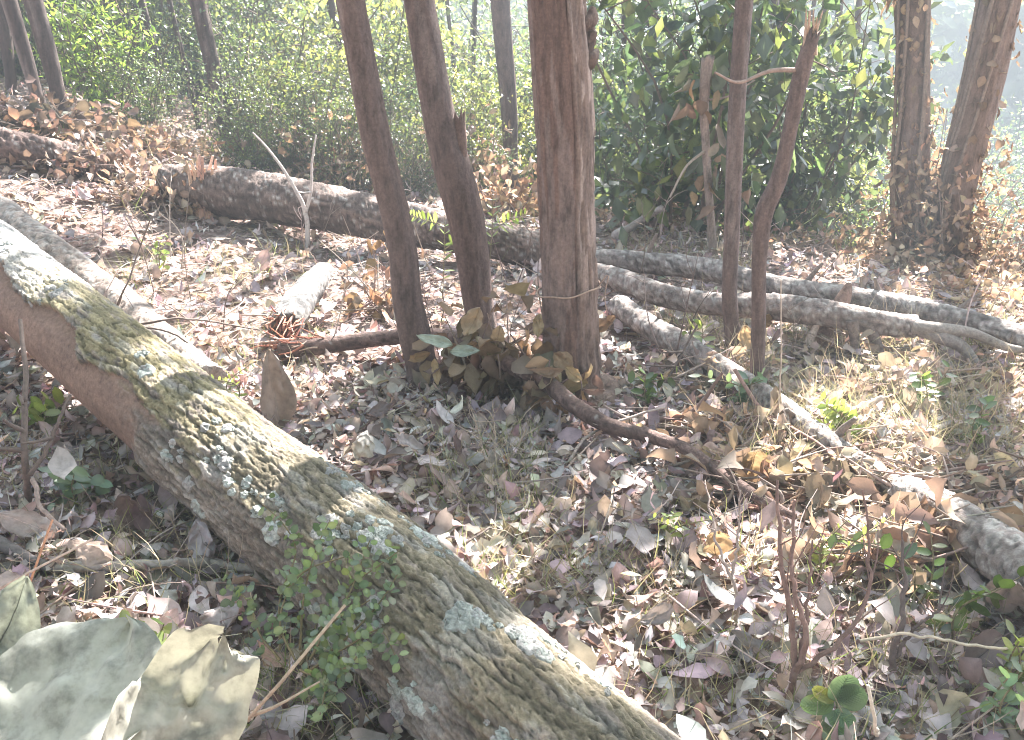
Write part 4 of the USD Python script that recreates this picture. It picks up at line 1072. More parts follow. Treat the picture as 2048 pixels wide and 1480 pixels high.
# crumbs and chips between the leaves
n = 70000
P = scatter(rng, n, 0.55, 5.5); P[:, 2] += 0.012 + rng.exponential(0.008, n)
L = 0.006 + rng.exponential(0.014, n)
cr = leaves(P, unit(rng, n, 0.3), unit(rng, n) * 0.6 + [0, 0, 1], L, L * rng.uniform(0.25, 0.9, n), rng.normal(0, 0.8, n), 0.1, 0, 1, 2, pick(rng, BROWN + [(0.5, 0.43, 0.38), (0.12, 0.09, 0.08)], n, 0.3), rng=rng)
p = mesh("/World/leaf_crumbs", cr[0], cr[1], DRY, cr[2])
tag(p, "crumbled leaf bits and chips on the ground between the leaves", "leaf litter", kind="stuff")

# broken twiglets and straws of the litter
P = scatter(rng, 3200, 0.6, 7.0)
tl = []
sd = unit(rng, len(P), 0.2); ln = rng.uniform(0.02, 0.09, len(P))
for p_, d_, l_, c_ in zip(P, sd, ln, pick(rng, [(0.3, 0.23, 0.19), (0.42, 0.35, 0.29), (0.18, 0.13, 0.11), (0.5, 0.43, 0.35)], len(P))):
    o = p_ + [0, 0, 0.025]; tl.append(twig([o, o + d_ * l_ + [0, 0, 0.004], o + d_ * 2 * l_], 0.0016 + 0.0009 * rng.random(), 0.0008, c_, 4, 3))
tl = join(tl)
p = mesh("/World/twig_litter", tl[0], tl[1], TWIG, tl[2])
tag(p, "broken twiglets and straws strewn through the dry leaves", "twig litter", kind="stuff")

# single large dry leaves
NK = 14
for k in range(NK):
    r_ = np.random.default_rng(500 + k)
    c = kind_class(f"dry_leaf_kind_{k + 1:03d}")
    w = r_.uniform(0.45, 0.72)
    lf = leaves([[-0.5, 0, 0.02]], [1, 0, 0], [0, 0, 1], 1.0, w, r_.uniform(-1.5, 1.7), r_.uniform(-0.3, 0.7), r_.uniform(0.03, 0.13), 12, 6, pick(r_, BROWN, 1, 0.15)[0], rng=r_, torn=0.3 if k % 3 == 0 else 0.08, shape=r_.uniform(0.65, 0.95))
    vein = twig(spline(lf[0].reshape(13, 7, 3)[:, 3] + [0, 0, 0.006], 10), 0.010, 0.003, np.asarray(lf[2][0]) * 1.25, 10, 4)
    stalk = twig([[-0.5, 0, 0.02], [-0.62, 0.02, 0.05], [-0.72, 0.05, 0.03]], 0.010, 0.007, np.asarray(lf[2][0]) * 0.8, 5, 4)
    mesh(f"{c}/blade", lf[0], lf[1], DRY, lf[2])
    mesh(f"{c}/midrib", *vein[:2], DRY, vein[2])
    mesh(f"{c}/stalk", *stalk[:2], TWIG, stalk[2])


def basis(a, nrm):
    a = np.asarray(a, float) / np.linalg.norm(a)
    nrm = np.asarray(nrm, float) - a * (a @ nrm); nrm /= np.linalg.norm(nrm)
    return np.stack([a, np.cross(nrm, a), nrm], 1)


ZONES = [
    ("dry brown leaf in the shaded hollow left of the big mossy log", "leaves left of the mossy log"),
    ("dry mauve-brown leaf on the floor between the mossy log and the three trunks", "leaves before the three trunks"),
    ("dry pale leaf in the sunny patch right of the mossy log", "leaves in the sunny patch"),
    ("dry brown leaf near the bottom right among the twiggy dead shrubs", "leaves among the dead shrubs"),
    ("dry leaf among the logs at the right, beyond the fallen branch", "leaves between the right-hand logs"),
    ("dry leaf on the far litter beyond the two grey logs at the right", "leaves beyond the grey logs"),
    ("dry leaf in the grass right of the diagonal log", "leaves right of the diagonal log"),
    ("dry leaf on the rising ground before the long log at the left", "leaves before the long log"),
]


def zone(p):
    x, y = pix(p)[:2]
    edge = np.interp(x, [0, 330, 600, 800, 1000, 1330], [480, 690, 930, 1050, 1190, 1460])
    if x < 1330 and y > edge + 60:
        return 0
    if x < 1000 and y < 690:
        return 7
    if x >= 1000 and y < np.interp(x, [1000, 1240, 1540, 2048], [480, 520, 575, 700]):
        return 5
    if x > 1300 and y < 1000 and y < np.interp(x, [1300, 1450, 1560, 1850], [650, 740, 815, 1015]):
        return 6
    if x > 1200 and y < np.interp(x, [1180, 1430, 1590, 2048], [840, 940, 1040, 1100]):
        return 4
    if y > 1290 and x > 1330 or x > 1750:
        return 3
    if y > 1000:
        return 2
    return 1


rng = np.random.default_rng(401)
n = 0
while n < 250:
    p = scatter(rng, 1, 0.9, 6.0, -20, 2060, 1.0)[0]
    if rng.random() > 1.0 / (0.5 + 0.28 * p[1]):
        continue
    if np.min(np.linalg.norm(GLOG["c"][:, :2] - p[:2], axis=1)) < 0.2:
        continue
    z = zone(p)
    s = rng.uniform(0.065, 0.15)
    A = unit(rng, 1, 0.3)[0]; N = unit(rng, 1)[0] * 0.55 + [0, 0, 1]
    copy_of(f"/World/dry_leaf_kind_{rng.integers(1, NK + 1):03d}", "dry_leaf", ZONES[z][0], "leaf", p + [0, 0, rng.uniform(0.02, 0.06)], scale=s, rot=basis(A, N), group=ZONES[z][1])
    n += 1

# leaves one can point to
def leaf_thing(name, label, base, axis, nrm, L, W, tint, mat=DRY, curl=0.5, fold=0.3, wave=0.06, nu=16, nv=8, seed=0, rnd=False, torn=0.0, shape=0.75, veins=True, cat="leaf", power=0.8, crumple=0.28):
    r_ = np.random.default_rng(seed)
    base = np.asarray(base, float)
    th = Thing(name, label, cat, base)
    nu, nv = max(nu, 36), max(nv, 14)
    v, f, t = leaves([base], axis, nrm, L, W, curl, fold, wave, nu, nv, tint, rng=r_, round_tip=rnd, torn=torn, shape=shape, power=power, ripple=0.012 * W, crumple=crumple)
    b = th.part("blade", (v, f, t), mat)
    if veins:
        g = v.reshape(nu + 1, nv + 1, 3)
        N = np.asarray(nrm, float) / np.linalg.norm(nrm)
        th.part("midrib", twig(g[:, nv // 2], 0.0016, 0.0005, np.asarray(tint) * 1.15, 24, 5), mat)
    return th


TANC = (0.35, 0.265, 0.155)
b = hit(545, 862)
leaf_thing("standing_leaf", "tall dry leaf standing on edge behind the sunlit mossy log", at(560, 860, pix(b)[2]), at(527, 672, pix(b)[2] - 0.05) - at(560, 860, pix(b)[2]), [0.55, -0.85, 0.1], 0.30, 0.15, (0.33, 0.27, 0.235), DRY, 0.25, 0.55, 0.09, 20, 10, 3)
for i, (px, py, dy, L, W, ax, nr, cu, lab) in enumerate([
    (1085, 735, -0.16, 0.19, 0.16, (0.35, -0.1, -1), (-0.1, -1, 0.2), 0.4, "largest ochre leaf hanging over the fallen branch before the thickest trunk"),
    (1110, 705, -0.12, 0.14, 0.12, (0.5, 0, -0.6), (0, -1, 0.5), 0.5, "ochre leaf folded just above the largest ochre leaf"),
    (1045, 690, -0.14, 0.13, 0.10, (0.5, -0.3, 0.25), (0, -0.5, 1), 0.8, "pale-topped leaf lying on the fallen branch"),
    (1000, 650, -0.18, 0.17, 0.11, (-0.18, -0.2, -1), (0.0, -1, 0.3), -0.9, "curled tan leaf with a bright upper rim between the trunks"),
    (1078, 628, -0.13, 0.13, 0.08, (0.1, 0, -1), (-0.4, -1, 0.1), 0.3, "narrow ochre leaf hanging against the dark side of the thickest trunk"),
    (1130, 735, -0.2, 0.12, 0.10, (0.7, 0, -0.7), (0.2, -1, 0.3), 0.6, "ochre leaf resting against the foot of the thickest trunk"),
    (960, 615, -0.05, 0.2, 0.16, (-0.2, -0.1, -0.5), (0, -0.8, 0.7), 0.5, "broad brown leaf in shade at the foot of the middle trunk"),
    (860, 705, -0.22, 0.15, 0.075, (-0.75, 0, -0.5), (0, -0.8, 0.6), 0.7, "tan leaf drooping left of the shaded trunk foot"),
    (868, 718, -0.22, 0.15, 0.06, (0.25, 0, -1), (-0.3, -1, 0.1), 0.2, "narrow ochre leaf hanging below the green leaf pair"),
    (1190, 660, 0.0, 0.15, 0.09, (0.9, 0.1, 0.4), (-0.2, -0.8, 0.6), 0.4, "tan leaf tilted up just right of the thickest trunk"),
    (1490, 650, -0.05, 0.17, 0.11, (0.05, 0, -1), (0.1, -1, 0.2), 0.4, "ochre leaf hanging between the sapling trunk and the snapped trunk"),
    (1530, 655, -0.05, 0.12, 0.08, (0.05, 0, 1), (-0.1, -1, 0.2), 0.3, "upright tan leaf at the foot of the snapped trunk"),
    (1400, 830, -0.0, 0.2, 0.11, (0.3, 0.1, -0.9), (-0.2, -1, 0.4), -0.8, "curled tan leaf leaning above the fallen branch at the right"),
    (1500, 950, 0.0, 0.18, 0.15, (0.05, 0, 0.8), (0, -1, 0.5), 0.3, "large upright fan-shaped tan leaf among the branch tips"),
    (1610, 880, 0.05, 0.19, 0.16, (0.3, 0.1, -0.7), (0, -0.9, 0.6), 0.4, "broad tan leaf before the diagonal log, veins showing"),
    (1430, 1110, 0.0, 0.16, 0.13, (-0.1, 0, 0.8), (0, -1, 0.5), 0.3, "upright backlit tan leaf at the edge of the sunny patch"),
    (300, 1060, 0.1, 0.2, 0.17, (-0.3, 0.1, 0.7), (-0.1, -1, 0.4), 0.3, "large grey-brown leaf upright in the shade left of the mossy log"),
    (225, 1120, 0.0, 0.2, 0.14, (-0.4, 0, 0.6), (-0.2, -1, 0.5), 0.4, "torn pale leaf leaning over the grey stick at the left"),
    (420, 1120, 0.05, 0.17, 0.12, (-0.25, 0.1, 0.6), (-0.1, -1, 0.6), -0.3, "pale folded leaf standing behind the grey stick"),
    (120, 1090, 0.1, 0.24, 0.13, (-0.8, 0.1, 0.4), (0, -0.9, 0.6), 0.3, "dark brown leaf at the left edge above the grey stick"),
    (450, 1260, 0.0, 0.17, 0.16, (-0.2, 0.3, 0.5), (0.3, -0.9, 0.6), -1.2, "folded leaf with a bright face and a dark flank beside the creeper"),
    (220, 1240, 0.0, 0.2, 0.12, (0.6, -0.2, -0.1), (0, -0.7, 0.8), 0.5, "flat mauve leaf lying above the giant grey-green leaf"),
    (735, 830, 0, 0.17, 0.11, (0.9, 0.1, 0.05), (0, -0.4, 1), 0.3, "smooth greyish leaf lying flat before the left red trunk"),
    (850, 900, 0, 0.2, 0.12, (-0.8, -0.3, 0.15), (0, -0.5, 1), 0.5, "broad shaded leaf in the middle of the litter before the trunks"),
    (720, 915, 0, 0.14, 0.13, (0.2, 0, 0.6), (0.2, -1, 0.4), -0.8, "box-shaped bent leaf at the edge of the shade near the mossy log"),
    (1460, 1260, 0, 0.2, 0.11, (0.3, -0.2, -0.3), (-0.3, -0.6, 0.8), 1.4, "dark rolled leaf in the litter right of the mossy log"),
    (1280, 1245, 0, 0.17, 0.07, (0.9, 0.2, 0.12), (0, -0.6, 0.8), 1.0, "brown rolled leaf pair near the centre bottom, one over the other"),
    (1110, 1240, 0, 0.16, 0.09, (0.4, -0.6, 0.1), (-0.3, 0.2, 1), 0.3, "white-lit leaf standing beside the mossy log edge"),
    (1740, 1100, 0.0, 0.2, 0.15, (0.6, 0.1, 0.5), (-0.2, -1, 0.4), 0.5, "shaded brown leaf leaning below the rough log end"),
    (1990, 1215, 0.0, 0.2, 0.15, (0.2, 0, 0.6), (-0.3, -0.8, 0.8), 0.6, "cream sunlit leaf at the right edge"),
    (1760, 810, 0.3, 0.22, 0.17, (0.5, 0.2, 0.2), (-0.2, -0.5, 0.9), 0.3, "sunlit broad leaf lying in the grass beyond the diagonal log"),
]):
    p = hit(px, py + 40) if i not in (0, 1, 2, 3, 4, 5, 6, 9, 10) else None
    p = on_y(px, py, (p[1] if p is not None else (T3Y if i < 10 else hit(1510, 720)[1])) + dy)
    if p[2] < H(p[0], p[1]) + 0.02:
        p = onto(p, 0.02)
    r_ = np.random.default_rng(700 + i)
    col = pick(r_, [TANC, (0.33, 0.255, 0.17)] if i < 16 else BROWN, 1, 0.12)[0]
    leaf_thing("large_dry_leaf", lab, p, ax, nr, L * 0.72, W * 0.68, col, TAN if i < 16 else DRY, cu * 1.5 + math.copysign(0.4, cu), r_.uniform(0.2, 0.8), 0.10, 14, 8, 700 + i, torn=0.22, crumple=0.45)
# two grey-green leaves on the limb
for i, (px, py, ax, lab) in enumerate([(905, 690, (-1, 0.1, 0.12), "pale green ribbed leaf lying on the fallen branch between the trunks"), (900, 703, (1, -0.15, -0.05), "smaller green ribbed leaf pointing right over the fallen branch")]):
    leaf_thing("ribbed_leaf", lab, on_y(px, py, T3Y - 0.32), ax, (0.05, -0.55, 0.85), 0.135 - 0.02 * i, 0.058, (0.27, 0.315, 0.26), DRY, 0.4, 0.25, 0.03, 14, 8, 720 + i)
# the giant leaves at the bottom left
leaf_thing("giant_leaf", "giant grey-green leaf filling the bottom left corner", at(-60, 1700, 0.86), at(215, 1378, 1.02) - at(-60, 1700, 0.86), [-0.25, -0.55, 0.85], 0.27, 0.25, (0.29, 0.30, 0.265), GIANT, 0.4, 0.15, 0.05, 40, 24, 31, rnd=True, veins=False, crumple=0.18)
leaf_thing("giant_leaf", "crumpled grey-tan giant leaf with holes, right of the grey-green one at the bottom", at(250, 1640, 0.86), at(395, 1392, 1.0) - at(250, 1640, 0.86), [0.3, -0.6, 0.75], 0.20, 0.14, (0.29, 0.28, 0.24), GIANT, 1.1, 0.3, 0.16, 44, 24, 33, rnd=True, torn=0.06, crumple=0.4, veins=False)
leaf_thing("giant_leaf", "pale curled leaf cut by the left edge above the grey-green giant leaf", at(-60, 1380, 1.12), at(50, 1220, 1.2) - at(-60, 1380, 1.12), [0.2, -0.7, 0.6], 0.16, 0.11, (0.22, 0.24, 0.21), GIANT, 1.0, 0.4, 0.1, 18, 10, 35)

# ------------------------------------------------------------------ twigs and sticks
def stick(name, label, pts, r0, r1, tint, side=0, seed=0, cat="stick", group=None, wob=0.006):
    r_ = np.random.default_rng(seed)
    th = Thing(name, label, cat, onto(pts[0]), group)
    c = spline(pts, 30)
    c[1:-1] += np.cumsum(r_.normal(0, wob * 0.35, (28, 3)), 0) * np.sin(np.linspace(0, np.pi, 28))[:, None]
    th.part("stem", twig(c, r0, r1, tint, 40, 7), TWIG)
    for k in range(side):
        i = r_.integers(8, 26); d = unit(r_, 1)[0] * r_.uniform(0.06, 0.2); d[2] = abs(d[2]) * 0.8
        th.part("side_twig", twig([c[i], c[i] + d * 0.5 + r_.normal(0, 0.01, 3), c[i] + d], r1 * 1.3 + 0.001, r1 * 0.6, tint, 8, 5), TWIG)
    return th


PALE, MID, DK = (0.40, 0.33, 0.29), (0.27, 0.205, 0.175), (0.13, 0.10, 0.085)
stick("dead_sapling", "pale bare forked sapling standing before the long log", [hit(613, 500) - [0, 0, 0.05], on_y(610, 420, hit(613, 500)[1]), on_y(580, 360, hit(613, 500)[1]), on_y(525, 285, hit(613, 500)[1]), on_y(505, 265, hit(613, 500)[1])], 0.019, 0.005, (0.46, 0.41, 0.38), 0, 1, "sapling", wob=0.003)
yy = hit(613, 500)[1]
th = stick("dead_sapling", "paler right prong of the bare forked sapling, leafless and crooked", [on_y(611, 425, yy), on_y(622, 385, yy), on_y(626, 330, yy), on_y(632, 270, yy)], 0.012, 0.005, (0.46, 0.41, 0.38), 1, 2, "sapling", wob=0.003)
stick("grey_stick", "grey stick lying level in the shade left of the mossy log", [hit(110, 1135, 0.03), hit(250, 1128, 0.04), hit(330, 1130, 0.04), hit(420, 1128, 0.03), hit(530, 1140, 0.03)], 0.016, 0.012, (0.30, 0.27, 0.24), 1, 3)
stick("dark_stick", "dark thick stick poking in at the left edge", [hit(-40, 1070, 0.05), hit(40, 1100, 0.04), hit(100, 1140, 0.02)], 0.02, 0.012, (0.13, 0.115, 0.11), 0, 4)
stick("bare_twig", "dark forked stem rising in front of the mossy log at the left", [hit(55, 1010), at(57, 900, 2.3), at(60, 790, 2.35), at(40, 640, 2.5)], 0.012, 0.006, DK, 3, 5)
stick("bare_twig", "dark twig slanting from the left stem towards the log", [at(60, 950, 2.3), at(100, 880, 2.3), at(140, 790, 2.35)], 0.007, 0.004, DK, 1, 6)
stick("bare_twig", "slanting bare twig below the left stem, pointing down right", [at(65, 960, 2.3), at(95, 1010, 2.2), at(128, 1060, 2.15)], 0.007, 0.005, MID, 0, 7)
stick("bare_twig", "grey twig standing across the pale slim log", [hit(215, 640), on_y(255, 570, 3.5), on_y(285, 480, 3.6), on_y(300, 440, 3.6)], 0.006, 0.003, DK, 2, 8)
stick("bare_twig", "long thin twig arching over the gap right of the pale slim log", [hit(265, 650, 0.2), hit(340, 640, 0.22), hit(430, 645, 0.16), hit(520, 660, 0.08)], 0.006, 0.003, DK, 0, 9)
stick("bare_twig", "thin twig arching from the mossy log down to the litter", [hit(270, 655, 0.22), hit(340, 660, 0.2), hit(400, 700, 0.12), hit(440, 740, 0.02)], 0.005, 0.003, DK, 0, 10)
stick("bare_twig", "pale bent twig forking up from the litter before the branch", [hit(1132, 935, 0.01), hit(1165, 885, 0.05), hit(1210, 855, 0.07), hit(1290, 825, 0.1), hit(1330, 815, 0.12)], 0.007, 0.004, PALE, 1, 11)
stick("bare_twig", "dark twig slanting up right over the litter to the sapling foot", [hit(1215, 860, 0.02), on_y(1330, 760, 3.2), on_y(1395, 650, 3.3)], 0.008, 0.004, DK, 3, 12)
stick("bare_twig", "reddish twig arching over the tan leaves at the right", [on_y(1470, 740, 3.0), hit(1520, 820, 0.1), hit(1620, 885, 0.1), hit(1690, 950, 0.1), hit(1720, 1010, 0.04)], 0.008, 0.003, (0.26, 0.16, 0.13), 2, 13)
stick("bare_twig", "dark branch tip lying along the lower end of the fallen branch", [hit(1380, 950, 0.02), hit(1440, 1010, 0.03), hit(1500, 1050, 0.02)], 0.007, 0.003, MID, 1, 14)
stick("grey_stick", "mottled grey stick slanting up behind the thickest trunk", [hit(1230, 470, 0.1), on_y(1280, 440, 6.3), on_y(1325, 415, 6.2)], 0.03, 0.024, (0.33, 0.29, 0.27), 0, 15)
stick("pale_stick", "pale split stick lying in the grass beyond the diagonal log", [hit(1690, 830, 0.03), hit(1740, 805, 0.06), hit(1765, 795, 0.08)], 0.014, 0.01, (0.5, 0.42, 0.36), 0, 16)
stick("grass_stalk", "long straw-coloured stalk lying across the bottom right", [hit(1720, 1282, 0.10), hit(1800, 1268, 0.12), hit(1930, 1272, 0.12), hit(2070, 1300, 0.1)], 0.0035, 0.003, (0.5, 0.43, 0.33), 0, 17, "stalk")
stick("grass_stalk", "tall pale stalk rising before the snapped trunk", [hit(1530, 980), on_y(1552, 870, 2.7), on_y(1560, 700, 2.75), on_y(1562, 560, 2.75)], 0.004, 0.002, (0.45, 0.37, 0.3), 0, 18, "stalk", wob=0.003)
stick("grass_stalk", "pale stalk standing in the litter near the bottom right seedling", [hit(1745, 1460), at(1740, 1390, 1.5), at(1735, 1370, 1.5)], 0.005, 0.003, (0.5, 0.44, 0.36), 0, 19, "stalk")
stick("grass_stalk", "dry stalk bundle leaning in front of the creeper", [hit(500, 1430), at(590, 1330, 1.35), at(690, 1210, 1.4)], 0.0045, 0.0025, (0.38, 0.30, 0.22), 2, 20, "stalk", wob=0.003)
stick("grass_stalk", "red-tinged grass stalk at the left above the giant leaf", [hit(30, 1215), at(75, 1120, 1.5), at(105, 1040, 1.55)], 0.004, 0.002, (0.40, 0.20, 0.12), 0, 21, "stalk", wob=0.003)
stick("grass_stalk", "pale bent stalk crossing the red-tinged one at the left", [hit(40, 1190), at(90, 1130, 1.45), at(185, 1078, 1.5)], 0.004, 0.002, (0.45, 0.34, 0.28), 0, 22, "stalk", wob=0.003)

# loose twigs of the litter: nothing tells them apart within a patch
TWZ = ["thin dry twig in the shade left of the big mossy log", "thin dry twig on the litter before the three trunks", "thin dry twig in the sunny patch right of the mossy log",
       "thin dry twig near the bottom right among the dead shrubs", "thin dry twig among the logs at the right", "thin dry twig beyond the two grey logs at the right", "thin dry twig in the grass right of the diagonal log", "thin dry twig on the ground before the long log at the left"]
rng = np.random.default_rng(402)
for k in range(230):
    p = scatter(rng, 1, 0.95, 6.8, -20, 2060)[0]
    a = rng.uniform(0, 6.28); ln = rng.uniform(0.12, 0.5)
    d = np.array([math.cos(a), math.sin(a), 0]) * ln
    q = p + d; m = (p + q) / 2 + rng.normal(0, 0.06, 3) * ln
    lift = rng.uniform(0.02, 0.05)
    P = [onto(p, lift), onto(m, lift + rng.uniform(0, 0.04)), onto(q, lift + rng.uniform(0, 0.07))]
    z = zone(p)
    t = twig(P, rng.uniform(0.002, 0.005), 0.0012, pick(rng, [PALE, MID, DK, (0.34, 0.27, 0.23)], 1)[0], 10, 5)
    th = Thing("dry_twig", TWZ[z], "twig", P[0], "twigs: " + ZONES[z][1])
    th.part("stem", t, TWIG)
    for j in range(rng.integers(0, 3)):
        o = np.asarray(P[1]) + rng.normal(0, 0.02, 3); e = o + unit(rng, 1, 0.5)[0] * ln * 0.35
        th.part("side_twig", twig([np.asarray(P[1]), (o + e) / 2, e], 0.002, 0.0008, t[2][0], 6, 4), TWIG)

rng = np.random.default_rng(404)
for k in range(60):
    p = hit(rng.uniform(150, 2040), rng.uniform(430, 760))
    h_ = rng.uniform(0.2, 0.65)
    q = p + [rng.normal(0, 0.12), rng.normal(0, 0.1), h_]
    m = (p + q) / 2 + rng.normal(0, 0.03, 3)
    t = twig([p - [0, 0, 0.03], m, q], rng.uniform(0.0025, 0.005), 0.001, pick(rng, [PALE, MID, DK], 1)[0], 14, 5)
    th = Thing("upright_twig", "thin bare upright twig sticking out of the litter between the logs", "twig", p, "bare upright twigs between the logs")
    th.part("stem", t, TWIG)
    for j in range(rng.integers(1, 4)):
        o = m + (q - m) * rng.uniform(0, 0.7); e = o + unit(rng, 1)[0] * [0.14, 0.1, 0.06] + [0, 0, 0.08]
        th.part("side_twig", twig([o, (o + e) / 2 + rng.normal(0, 0.008, 3), e], 0.002, 0.0008, t[2][0], 8, 4), TWIG)

# ------------------------------------------------------------------ dead shrubs, seedlings, creeper
def dead_shrub(base, stems, label, tint, tips=True, seed=0):
    r_ = np.random.default_rng(seed)
    th = Thing("dead_shrub", label, "shrub", base)
    for pts, r0, r1 in stems:
        c = spline(pts, 24); c[1:-1] += r_.normal(0, 0.0025, (22, 3))
        sp_ = th.part("stem", twig(c, r0, r1, tint, 40, 7), TWIG)
        for k in range(4):
            i = r_.integers(8, 23); d = np.array([r_.normal(0, 0.06), r_.normal(0, 0.06), r_.uniform(0.02, 0.12)])
            th.part("side_twig", twig([c[i], c[i] + d * 0.5 + r_.normal(0, 0.006, 3), c[i] + d], 0.002, 0.001, tint, 8, 4), TWIG, under=sp_)
    return th


b = hit(1555, 1425); y0 = b[1]; dep = pix(b)[2]
dead_shrub(b, [([b - [0, 0, 0.04], at(1590, 1345, dep), at(1580, 1240, dep + 0.02), at(1560, 1100, dep + 0.05), at(1555, 960, dep + 0.08)], 0.009, 0.003),
               ([at(1590, 1345, dep), at(1612, 1290, dep - 0.02), at(1590, 1180, dep), at(1588, 1040, dep + 0.03), at(1590, 1000, dep + 0.03)], 0.007, 0.003),
               ([at(1600, 1330, dep), at(1615, 1220, dep + 0.03), at(1625, 1080, dep + 0.05)], 0.006, 0.002),
               ([at(1592, 1345, dep), at(1680, 1285, dep), at(1730, 1200, dep + 0.03), at(1735, 1060, dep + 0.05), at(1725, 980, dep + 0.05)], 0.006, 0.002)],
           "reddish twiggy dead shrub with four bare stems at the lower right", (0.19, 0.12, 0.10), seed=21)
b = hit(1770, 1380); dep = pix(b)[2]
dead_shrub(b, [([b - [0, 0, 0.03], at(1790, 1300, dep), at(1808, 1170, dep + 0.03), at(1805, 1080, dep + 0.05)], 0.009, 0.003), ([at(1785, 1320, dep), at(1850, 1240, dep), at(1890, 1220, dep)], 0.005, 0.002)],
           "dark single-stemmed dead shrub right of the reddish one", (0.12, 0.09, 0.08), seed=22)
b = hit(1475, 1250); dep = pix(b)[2]
dead_shrub(b, [([b - [0, 0, 0.03], at(1470, 1170, dep), at(1450, 1130, dep), at(1410, 960, dep + 0.1)], 0.005, 0.002), ([at(1465, 1160, dep), at(1478, 1050, dep), at(1480, 980, dep)], 0.004, 0.002)],
           "pale bent dead stem in the sunny patch", (0.38, 0.3, 0.26), seed=23)
b = hit(985, 960); dep = pix(b)[2]
dead_shrub(b, [([b, at(960, 880, dep), at(935, 800, dep)], 0.003, 0.001), ([b, at(990, 880, dep), at(985, 800, dep)], 0.003, 0.001), ([b, at(1030, 900, dep), at(1050, 860, dep)], 0.003, 0.001)],
           "wispy dry weed in the shade before the three trunks", (0.35, 0.28, 0.22), seed=24)


def seedling(base, stems, label, seed, nl=10, size=0.05, colors=LEAFG, aspect=0.6, mat=GREEN, pinnate=False, name="seedling", tint=(0.2, 0.17, 0.1), cat="plant", r0=0.003):
    r_ = np.random.default_rng(seed)
    th = Thing(name, label, cat, base)
    for pts in stems:
        c = spline(pts, 24)
        s = th.part("stem", twig(c, r0, 0.0015, tint, 20, 5), TWIG)
        for k in range(nl):
            i = int(4 + 19 * (k + 1) / nl)
            t = c[min(i + 1, 23)] - c[i - 1]; t /= np.linalg.norm(t) + 1e-9
            sd = np.cross(t, [0, 1, 0.3]); sd /= np.linalg.norm(sd) + 1e-9
            for sgn in ((1, -1) if pinnate else (1 if k % 2 else -1,)):
                d = sd * sgn + t * 0.35 + r_.normal(0, 0.15 if pinnate else 0.4, 3)
                L = size * r_.uniform(0.75, 1.2) * (1 - 0.4 * (k / nl) if pinnate else 1)
                lf = leaves([c[i]], d, np.array([0, -0.35, 1]) + r_.normal(0, 0.25, 3), L, L * aspect, r_.uniform(0, 0.5), 0.2, 0.02, 4, 2, pick(r_, colors, 1, 0.15)[0], rng=r_, round_tip=True)
                th.part("leaf", lf, mat, under=None)
    return th


BRG = [(0.17, 0.22, 0.07), (0.2, 0.24, 0.08), (0.14, 0.19, 0.07)]
MNT = [(0.13, 0.20, 0.13), (0.16, 0.23, 0.15)]
y5 = hit(890, 600)[1]
seedling(hit(885, 600), [[hit(885, 600), on_y(888, 520, y5), on_y(890, 430, y5)], [on_y(888, 500, y5), on_y(925, 475, y5), on_y(955, 460, y5)], [on_y(889, 450, y5), on_y(850, 440, y5), on_y(820, 430, y5)]], "bright feather-leaved seedling between the left and the middle red trunk", 31, 8, 0.06, BRG, 0.35, pinnate=True)
y5 = 5.2
seedling(on_y(980, 500, y5), [[on_y(980, 520, y5), on_y(985, 450, y5), on_y(985, 400, y5)], [on_y(983, 460, y5), on_y(1020, 440, y5), on_y(1050, 430, y5)]], "bright yellow-green seedling by the left side of the thickest trunk", 32, 7, 0.07, BRG, 0.35, pinnate=True)
d = pix(hit(1665, 1460))[2]
th = Thing("seedling", "broad-leaved grey-green seedling in the bottom right corner", "plant", hit(1665, 1460))
th.part("stem", twig([hit(1665, 1460), at(1672, 1440, d), at(1672, 1395, d - 0.03)], 0.004, 0.002, (0.15, 0.17, 0.1), 12, 5), TWIG)
for (a, b_, ax, L, W, c) in [(1675, 1405, (0.12, 0.15, 0.75), 0.075, 0.062, MNT[0]), (1680, 1410, (0.5, 0, 0.6), 0.065, 0.055, MNT[0]), (1672, 1420, (-0.15, -0.6, -0.45), 0.10, 0.075, MNT[0]), (1668, 1408, (-0.9, 0, -0.05), 0.075, 0.04, (0.13, 0.2, 0.08)), (1670, 1400, (-0.8, 0.1, 0.3), 0.06, 0.03, (0.24, 0.25, 0.07)), (1668, 1420, (0.2, -0.3, -0.1), 0.05, 0.04, MNT[1])]:
    bl = leaves([at(a, b_, d - 0.03)], ax, (0.1, -0.7, 0.7), L, W, 0.5, 0.2, 0.03, 12, 6, c, rng=np.random.default_rng(a), round_tip=True)
    lp = th.part("leaf", bl, GREEN)
    g = bl[0].reshape(13, 7, 3)
    vs = [twig(g[:, 3] + [0, -0.0012, 0.0008], 0.0012, 0.0005, np.asarray(c) * 1.5, 10, 4)]
    for k in range(1, 10, 1):
        for m_ in (1, 5):
            vs.append(twig([g[k, 3] + [0, -0.001, 0.0006], g[min(k + 2, 12), m_] + [0, -0.001, 0.0006]], 0.0008, 0.0004, np.asarray(c) * 1.5, 4, 3))
    th.part("veins", join(vs), GREEN, under=lp)
